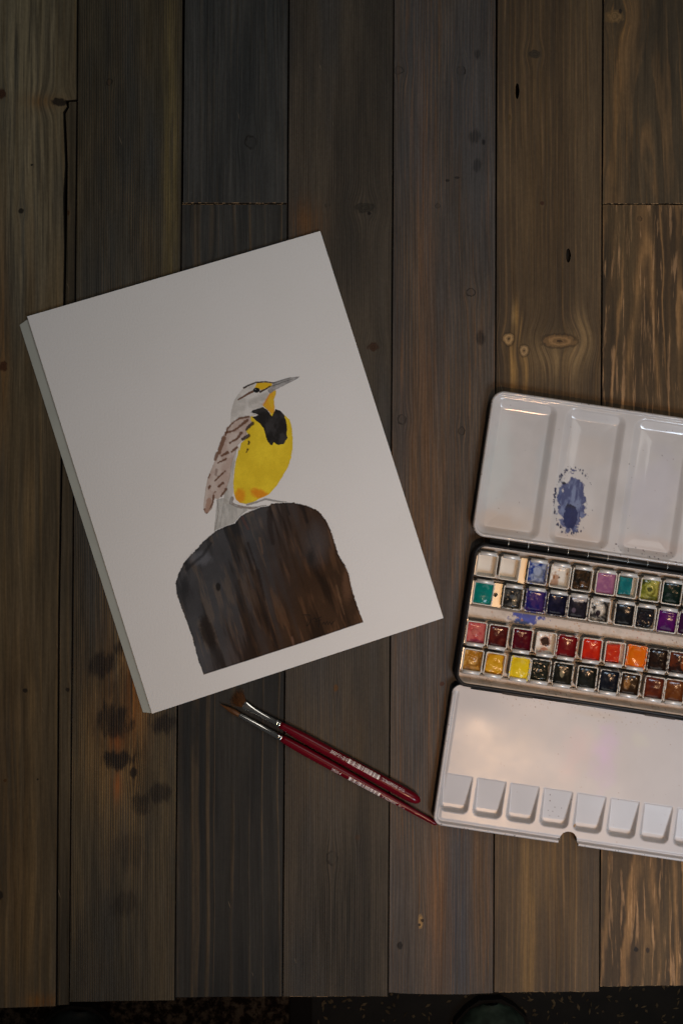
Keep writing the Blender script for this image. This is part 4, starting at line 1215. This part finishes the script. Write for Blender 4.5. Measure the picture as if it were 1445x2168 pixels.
def pan_mesh():
    L = []
    for (ins, z, r) in ((3.0, 0.0052 - ZR, 4), (0.4, -0.0006, 4.5), (0.9, 0.0, 4.2), (2.5, 0.0, 3.4), (3.1, -0.0005, 3.0), (5.1, -0.0068, 2.8)):
        L.append([Vector(p) for p in rr_loop(-PW / 2 + ins, PW / 2 - ins, -PH / 2 + ins, PH / 2 - ins, r, z, 4)])
    return loops_mesh('pan', L)


PAN = pan_mesh(); PAN.materials.append(panm.m)
cm = bmesh.new()
CLIP = None
J = ([], [])
tube('', lp(-17.5, 0, 0), lp(17.5, 0, 0), 0.0015, None, None, seg=14, join=J)
CLIP = mesh('clip', J[0], J[1], smooth=True); CLIP.materials.append(simple('pale_clip', (0.80, 0.78, 0.74), 0.40, 0.35))


def cake(seed, kind, a, b, spot=None, extra=()):
    """paint in a pan: colours a and b, kind of wear"""
    n, m = 27, 31
    hu, hv = PW / 2 - 3.5, PH / 2 - 3.5
    us = np.linspace(-hu, hu, n); vs = np.linspace(-hv, hv, m)
    U, V = np.meshgrid(us, vs)
    nz = fbm(U / 9, V / 9, seed, 4); n2 = fbm(U / 3.5, V / 3.5, seed + 5, 3); n3 = fbm(U / 16, V / 16, seed + 9, 3)
    r = np.hypot(U / hu, V / hv)
    white = np.array((0.70, 0.66, 0.585))
    A = np.array(a); B = np.array(b)
    t = sstep(0.35, 0.68, nz)[..., None]
    col = A * (1 - t) + B * t
    edge = ((np.abs(U) / hu) ** 5 + (np.abs(V) / hv) ** 5) ** 0.2
    if kind == 'full':        # glossy, meniscus climbing the walls
        z = -2.1 + 0.9 * edge ** 8 - 0.35 * np.exp(-(r / 0.5) ** 2) + (n3 - 0.5) * 0.5 + (nz - 0.5) * 0.08
    elif kind == 'over':      # heaped to the rim
        z = 0.15 - 0.9 * r ** 4 + (nz - 0.5) * 0.5 + 0.4 * np.exp(-(r / 0.6) ** 2)
        z = np.where(edge > 0.97, -0.4, z)
    elif kind == 'lump':      # a loose dried cake with creases
        q = edge * 0.9 + (n3 - 0.5) * 0.5
        z = -4.6 + 2.8 * sstep(1.12, 0.72, q) + (nz - 0.5) * 0.7
        w = sstep(0.95, 1.08, q)[..., None]; col = col * (1 - w) + (white * 0.6 + A * 0.2) * w
    elif kind == 'worn':      # scooped out, pale pan floor showing
        q = np.hypot((U - 0.15 * hu) / (0.62 * hu), (V + 0.05 * hv) / (0.66 * hv)) + (nz - 0.5) * 0.7
        z = -3.4 - 1.8 * sstep(1.1, 0.6, q) + 1.0 * edge ** 5 + (n2 - 0.5) * 0.5
        w = (sstep(1.0, 0.75, q) * 0.93)[..., None]; col = col * (1 - w) + B * w
    elif kind == 'side':      # cake shrunk away from one wall
        q = np.maximum(np.abs(U + 0.14 * hu) / (0.80 * hu), np.abs(V - 0.02 * hv) / (0.92 * hv)) + (n3 - 0.5) * 0.25
        z = -5.4 + 3.6 * sstep(1.04, 0.88, q) + (nz - 0.5) * 0.7
        w = sstep(0.96, 1.04, q)[..., None]; col = col * (1 - w) + (white * 0.72 + A * 0.12) * w
    elif kind == 'dregs':     # almost empty
        z = -6.0 + 0.9 * edge ** 4 + (nz - 0.5) * 0.3
        col = white * (0.9 + 0.1 * nz[..., None])
        w = (sstep(0.52, 0.66, n3) * 0.75)[..., None]; col = col * (1 - w) + A * w
    for (su, sv, ru, rv, sc, ss_, dz) in (spot or ()):
        q = np.hypot((U / hu - su) / ru, (V / hv - sv) / rv) + (n2 - 0.5) * 0.55
        w = (sstep(1.08, 0.82, q) * ss_)[..., None]
        col = col * (1 - w) + np.array(sc) * w
        z = z + dz * sstep(1.1, 0.5, q)
    idx = np.arange(n * m).reshape(m, n)
    q = np.stack([idx[:-1, :-1], idx[1:, :-1], idx[1:, 1:], idx[:-1, 1:]], -1).reshape(-1, 4)
    # keep the cake inside the tapering cup
    tp = 1 - np.clip(-z, 0, 6.8) / 6.8 * (1.4 / hu)
    rc = np.where((np.abs(U) > hu - 1) & (np.abs(V) > hv - 1), 0.96, 1.0)
    co = np.stack([U * tp * rc * KB, -V * tp * rc * KB, np.clip(z, -6.6, 1.2) * 0.001], -1).reshape(-1, 3)
    me = grid_mesh('paint', co, q, np.clip(col.reshape(-1, 3), 0.003, 1))
    me.materials.append(paintm.m)
    return me


BK = (0.008, 0.008, 0.009)
ROWS = {
 1: [(24.5, None, None, None, 0.0, 'clean empty white pan in the far left corner of the box'),
     (72.8, None, None, None, 0.0, 'clean empty white pan between another empty pan and the blue one'),
     (132.5, 'worn', (0.012, 0.035, 0.20), (0.30, 0.34, 0.44), 0.55, 'pan of blue paint worn pale in its middle, right of two empty pans'),
     (181, 'dregs', (0.30, 0.12, 0.04), (0.6, 0.5, 0.4), 0.12, 'nearly empty white pan with one dark speck, between blue and brown black pans', [(0.02, 0.12, 0.10, 0.09, BK, 1, 0), (-0.62, 0.15, 0.12, 0.22, (0.22, 0.08, 0.02), 0.9, 0)]),
     (227.7, 'lump', (0.010, 0.008, 0.006), (0.055, 0.028, 0.012), 0.35, 'pan of crumpled brown black paint overflowing its lower rim', [(0.1, 0.35, 0.3, 0.25, (0.16, 0.075, 0.03), 0.6, 0.4)]),
     (278.6, 'full', (0.26, 0.095, 0.19), (0.34, 0.14, 0.22), 0.30, 'pan of mauve pink paint in the far row'),
     (323.9, 'side', (0.006, 0.115, 0.125), (0.012, 0.17, 0.17), 0.25, 'pan with a loose rounded teal cake standing off its right wall'),
     (373.5, 'worn', (0.11, 0.12, 0.012), (0.36, 0.34, 0.07), 0.45, 'pan of mottled olive and lime green paint', [(0.1, 0.0, 0.35, 0.25, (0.03, 0.035, 0.01), 0.9, 0), (-0.75, -0.7, 0.2, 0.25, (0.02, 0.025, 0.008), 0.9, 0)]),
     (420, 'full', (0.004, 0.012, 0.009), (0.008, 0.020, 0.013), 0.35, 'pan of glossy green black paint right of the olive green pan'),
     (467, 'full', (0.006, 0.03, 0.018), (0.012, 0.05, 0.03), 0.5, 'pan of deep green paint cut by the right frame edge in the far row'),
     (514, 'full', (0.03, 0.06, 0.01), (0.05, 0.09, 0.02), 0.3, 'pan of sap green paint, second from the right end of the far row'),
     (540.5, None, None, None, 0, None)],
 2: [(25.4, 'over', (0.003, 0.16, 0.135), (0.004, 0.19, 0.155), 0.20, 'pan filled flush with flat teal green paint at the left wall'),
     (88.4, 'lump', (0.012, 0.012, 0.012), (0.075, 0.072, 0.066), 0.55, 'pan of torn grey black paint right of the flush teal pan', [(0.25, 0.25, 0.3, 0.5, (0.24, 0.20, 0.13), 0.6, 0), (0.0, -0.1, 0.35, 0.2, (0.12, 0.14, 0.16), 0.5, 0)]),
     (136.9, 'full', (0.012, 0.012, 0.11), (0.055, 0.025, 0.12), 0.85, 'pan of blue violet paint above the blue splash on the divider'),
     (183, 'full', (0.006, 0.006, 0.018), (0.010, 0.010, 0.030), 0.85, 'pan of near black indigo paint with blue smeared rims'),
     (227.5, 'full', (0.010, 0.009, 0.013), (0.020, 0.018, 0.026), 0.55, 'pan of black paint with a pale bare patch along its top edge', [(0.1, -0.85, 0.9, 0.35, (0.50, 0.45, 0.42), 0.85, 0), (-0.4, 0.35, 0.25, 0.25, (0.16, 0.12, 0.16), 0.6, 0)]),
     (274, 'worn', (0.022, 0.020, 0.018), (0.58, 0.53, 0.45), 0.40, 'pan worn to bare white around a dark spot, in the second row', [(-0.05, 0.3, 0.34, 0.32, (0.018, 0.010, 0.014), 1, 0.8), (-0.6, -0.2, 0.4, 0.12, (0.02, 0.02, 0.02), 0.9, 0)]),
     (327.5, 'full', BK, (0.010, 0.012, 0.016), 0.45, 'pan of black paint with a sharp blue sheen, left of a round black cake'),
     (372, 'lump', BK, (0.012, 0.010, 0.014), 0.40, 'pan with a rounded black cake and lilac stained rim'),
     (418.4, 'full', (0.050, 0.004, 0.075), (0.085, 0.006, 0.095), 0.50, 'pan of deep purple paint with a magenta stained right rim'),
     (463, 'full', (0.020, 0.004, 0.024), (0.03, 0.006, 0.03), 0.50, 'pan of black violet paint cut by the right frame edge in the second row'),
     (508, 'full', (0.08, 0.01, 0.06), (0.1, 0.015, 0.07), 0.4, 'pan of plum paint, last but one of the second row')],
 3: [(23, 'full', (0.42, 0.060, 0.060), (0.50, 0.13, 0.11), 0.35, 'pan of pinkish red paint with a round bubble, at the left wall', [(-0.1, -0.05, 0.48, 0.44, (0.36, 0.05, 0.045), 0.8, 0), (-0.1, -0.05, 0.40, 0.36, (0.50, 0.15, 0.12), 0.9, 0.9), (0.1, 0.85, 0.9, 0.25, (0.16, 0.02, 0.06), 0.7, 0)]),
     (69.7, 'full', (0.055, 0.006, 0.006), (0.10, 0.014, 0.009), 0.45, 'pan of dark maroon paint right of the pinkish red one'),
     (121.3, 'full', (0.085, 0.004, 0.008), (0.060, 0.003, 0.010), 0.40, 'pan of dark crimson paint left of the pan with the round brown hole'),
     (171.9, 'dregs', (0.42, 0.11, 0.05), (0.5, 0.4, 0.3), 0.45, 'almost bare pan with a round dark brown spot', [(0.0, -0.15, 0.72, 0.62, (0.42, 0.16, 0.09), 0.7, 0), (0.0, -0.15, 0.60, 0.52, (0.028, 0.012, 0.008), 0.98, 0.5)]),
     (217, 'full', (0.16, 0.006, 0.008), (0.12, 0.005, 0.007), 0.70, 'pan of crimson paint with heavily red smeared rims'),
     (269.8, 'full', (0.50, 0.020, 0.006), (0.42, 0.014, 0.006), 0.40, 'pan of glossy scarlet paint filling all its width'),
     (319, 'side', (0.52, 0.035, 0.008), (0.46, 0.025, 0.010), 0.35, 'pan of scarlet paint shrunk away from its right wall'),
     (365.5, 'over', (0.66, 0.125, 0.004), (0.70, 0.155, 0.006), 0.80, 'pan heaped with bright orange paint'),
     (411, 'full', (0.010, 0.006, 0.005), (0.022, 0.010, 0.006), 0.75, 'pan of brown black paint with orange rims, right of the bright orange pan'),
     (455, 'full', (0.018, 0.008, 0.006), (0.10, 0.022, 0.008), 0.60, 'pan of rust and black paint cut by the right frame edge', [(0.75, 0.0, 0.4, 0.7, (0.22, 0.05, 0.012), 0.9, 0)]),
     (501, 'full', (0.12, 0.03, 0.01), (0.16, 0.04, 0.012), 0.4, 'pan of brick brown paint, last but one of the third row')],
 4: [(24.6, 'worn', (0.30, 0.125, 0.012), (0.50, 0.28, 0.07), 0.35, 'pan of ochre paint scooped out, in the near left corner of the box', [(0.0, -0.5, 0.62, 0.62, (0.36, 0.15, 0.012), 0.9, 0.8)]),
     (71.5, 'lump', (0.55, 0.27, 0.010), (0.62, 0.33, 0.02), 0.40, 'pan of lumpy golden yellow paint between ochre and lemon yellow'),
     (125, 'over', (0.70, 0.50, 0.012), (0.74, 0.54, 0.02), 0.55, 'pan heaped with bright lemon yellow paint'),
     (168.8, 'lump', (0.010, 0.011, 0.008), (0.022, 0.024, 0.016), 0.60, 'pan of lumpy black paint right of the lemon yellow pan'),
     (217, 'full', (0.008, 0.008, 0.006), (0.020, 0.018, 0.012), 0.55, 'pan of black paint with a pale oval in its middle', [(-0.05, -0.05, 0.26, 0.42, (0.24, 0.20, 0.12), 0.9, 0)]),
     (268.5, 'full', (0.008, 0.009, 0.007), (0.014, 0.015, 0.012), 0.50, 'pan of smooth greenish black paint in the near row'),
     (316, 'full', (0.005, 0.006, 0.010), (0.009, 0.011, 0.016), 0.65, 'pan of blue black paint with black smeared rims, left of the tan oval pan'),
     (360.5, 'full', (0.022, 0.011, 0.005), (0.035, 0.017, 0.007), 0.55, 'pan of dark brown paint with a tan oval worn in it', [(-0.30, 0.0, 0.48, 0.56, (0.10, 0.045, 0.015), 0.9, 0), (-0.32, 0.0, 0.40, 0.48, (0.33, 0.165, 0.055), 0.9, -0.6), (-0.3, 0.0, 0.18, 0.26, (0.19, 0.08, 0.025), 0.8, 0)]),
     (412, 'full', (0.115, 0.022, 0.008), (0.075, 0.014, 0.007), 0.45, 'pan of reddish brown paint in the near row'),
     (456, 'full', (0.14, 0.042, 0.010), (0.10, 0.026, 0.007), 0.45, 'pan of burnt orange brown paint cut by the right frame edge in the near row'),
     (502, 'full', (0.05, 0.02, 0.01), (0.07, 0.03, 0.01), 0.4, 'pan of umber paint, last but one of the near row')],
}
ROWV = {1: 42.0, 2: 101.5, 3: 187.0, 4: 246.5}
R8 = Matrix.Rotation(-TH, 4, 'Z')
seed = 100
for row, lst in ROWS.items():
    for ent in lst:
        u, kind, a, b, stain, lab = ent[:6]; spot = ent[6] if len(ent) > 6 else None
        if lab is None: continue
        seed += 7
        rr = random.Random(seed)
        w = o0 + (R8 @ Vector(lp(u, ROWV[row] + rr.uniform(-0.6, 0.6), ZR)))
        t = thing('paint_pan', lab, 'paint pan', w, -TH + rr.uniform(-0.018, 0.018), 'half pans standing in the paint box')
        cup = bpy.data.objects.new('pan', PAN); C.objects.link(cup); cup.parent = t
        sc = a if a is not None else (0.5, 0.45, 0.4)
        cup.color = (*(min(1, c * 1.6 + 0.004) for c in sc), stain)
        if kind is not None:
            add_obj('paint', cake(seed, kind, a, b, spot), None, t)
        cl = bpy.data.objects.new('clip', CLIP); C.objects.link(cl); cl.parent = t
        cl.location = (0, (PH / 2 - 1.0) * KB * (1 if row <= 2 else -1), -0.0002)

# ------------------------------------------------------------------ floor, rug and shoes below the table edge
ZF = -0.742
fl = NT('dark_floor')
fv = fl.obj()
fl.set(Base_Color=fl.mix(fl.ss(0.35, 0.7, fl.noise(fv, 30, 4, 0.6)), (0.010, 0.010, 0.010), (0.020, 0.018, 0.015)), Roughness=0.7)
me = mesh('floor', [(-3, -3, ZF), (3, -3, ZF), (3, 3, ZF), (-3, 3, ZF)], [(0, 1, 2, 3)])
tag(add_obj('floor', me, fl.m), kind='structure')
# pale flecks trodden into the dark floor
rnd = random.Random(9); V, F = [], []
for i in range(190):
    p = px(rnd.uniform(668, 1500), rnd.uniform(2085, 2260) if i > 110 else rnd.uniform(2085, 2175), ZF)
    an = rnd.uniform(0, PI); l = rnd.uniform(0.0018, 0.0052); w_ = rnd.uniform(0.0009, 0.0022); n = len(V)
    for (x, y, z) in ((-l, 0, 0.0006), (0, -w_, 0.0006), (l, 0, 0.0006), (0, w_, 0.0006), (0, 0, 0.0016)):
        V.append((p.x + x * math.cos(an) - y * math.sin(an), p.y + x * math.sin(an) + y * math.cos(an), ZF + z))
    F += [(n, n + 1, n + 4), (n + 1, n + 2, n + 4), (n + 2, n + 3, n + 4), (n + 3, n, n + 4)]
fk = simple('fleck', (0.17, 0.125, 0.07), 0.8, var=0.5, scale=60)
tag(add_obj('floor_flecks', mesh('floor_flecks', V, F), fk), kind='stuff')
# rug
rg = NT('brown_rug')
rn = rg.noise(rg.obj(), 95, 4, 0.65)
rg.set(Base_Color=rg.mix(rg.ss(0.42, 0.66, rn), (0.016, 0.010, 0.007), (0.13, 0.095, 0.066)), Roughness=0.95); rg.b.inputs['Specular IOR Level'].default_value = 0.05
rug = thing('rug', 'brown looped rug on the floor below the left end of the table', 'rug', px(300, 2160, ZF))
p0, p1 = px(-500, 2700, ZF), px(612, 1500, ZF)
n_ = 130; m_ = 130
us = np.linspace(p0.x, p1.x, n_); vs = np.linspace(p0.y, p1.y, m_); U, V = np.meshgrid(us, vs)
Zr = 0.010 + 0.007 * fbm(U * 160, V * 160, 3, 3)
idx = np.arange(n_ * m_).reshape(m_, n_)
q = np.stack([idx[:-1, :-1], idx[:-1, 1:], idx[1:, 1:], idx[1:, :-1]], -1).reshape(-1, 4)
add_obj('pile', grid_mesh('pile', np.stack([U - rug.location.x, V - rug.location.y, Zr], -1).reshape(-1, 3), q), rg.m, rug)
bw = px(660, 1500, ZF).x - p1.x
box('edge_band', p1.x - rug.location.x, p1.x + bw - rug.location.x, p0.y - rug.location.y, p1.y - rug.location.y, 0.0005, 0.008, simple('dark_edge_band', (0.010, 0.006, 0.004), 0.9), rug, 0.002)  # plain dark band along the right edge of the rug


def shoe(label, cxp, topy, col, rz):
    tip = px(cxp, topy, ZF + 0.05)
    t = thing('shoe', label, 'shoe', (tip.x, tip.y, ZF + (0.016 if cxp < 600 else 0.0005)), rz, 'shoes of whoever stands at the table')
    V, F = [], []
    # cross-sections from the toe (y=0) back to the heel (y=-0.27)
    sec = [(0.000, 0.010, 0.030), (-0.006, 0.026, 0.040), (-0.020, 0.040, 0.050), (-0.045, 0.047, 0.058), (-0.080, 0.048, 0.066), (-0.12, 0.044, 0.078), (-0.17, 0.036, 0.092), (-0.22, 0.034, 0.098), (-0.26, 0.028, 0.095), (-0.272, 0.012, 0.080)]
    for (y, w, h) in sec:
        for j in range(17):
            f = PI * j / 16
            V.append((math.cos(f) * w, y, 0.018 + (h - 0.018) * math.sin(f) ** 0.8))
    for i in range(len(sec) - 1):
        for j in range(16):
            F.append((i * 17 + j, i * 17 + j + 1, (i + 1) * 17 + j + 1, (i + 1) * 17 + j))
    F.append(tuple(range(17))); F.append(tuple((len(sec) - 1) * 17 + j for j in reversed(range(17))))
    add_obj('upper', mesh('upper', V, F, smooth=True), col, t)
    V, F = [], []
    ring = [(w + 0.004, y + (0.004 if i == 0 else 0)) for i, (y, w, h) in enumerate(sec)]
    out = [(x, y) for x, y in ring] + [(-x, y) for x, y in reversed(ring)]
    n = len(out)
    V = [(x, y, 0) for x, y in out] + [(x, y, 0.020) for x, y in out]
    F = [(i, (i + 1) % n, n + (i + 1) % n, n + i) for i in range(n)] + [tuple(range(n, 2 * n)), tuple(reversed(range(n)))]
    add_obj('sole', mesh('sole', V, F), bat, t)
    for k in range(4):
        y = -0.085 - k * 0.022
        J = ([], [])
        tube('', (-0.022, y, 0.066 + k * 0.006), (0.022, y - 0.006, 0.066 + k * 0.006), 0.0022, None, None, seg=8, join=J)
        add_obj('lace', mesh('lace', J[0], J[1], smooth=True), blackm, t)


shoe('dark green rounded shoe toe on the flecked floor below the table edge', 1043, 2141, simple('green_canvas', (0.05, 0.085, 0.062), 0.7, var=0.4, scale=90), 0.05)
shoe('black rounded shoe toe on the brown rug below the table edge', 165, 2146, simple('black_canvas', (0.022, 0.030, 0.027), 0.6, var=0.4, scale=90), -0.08)
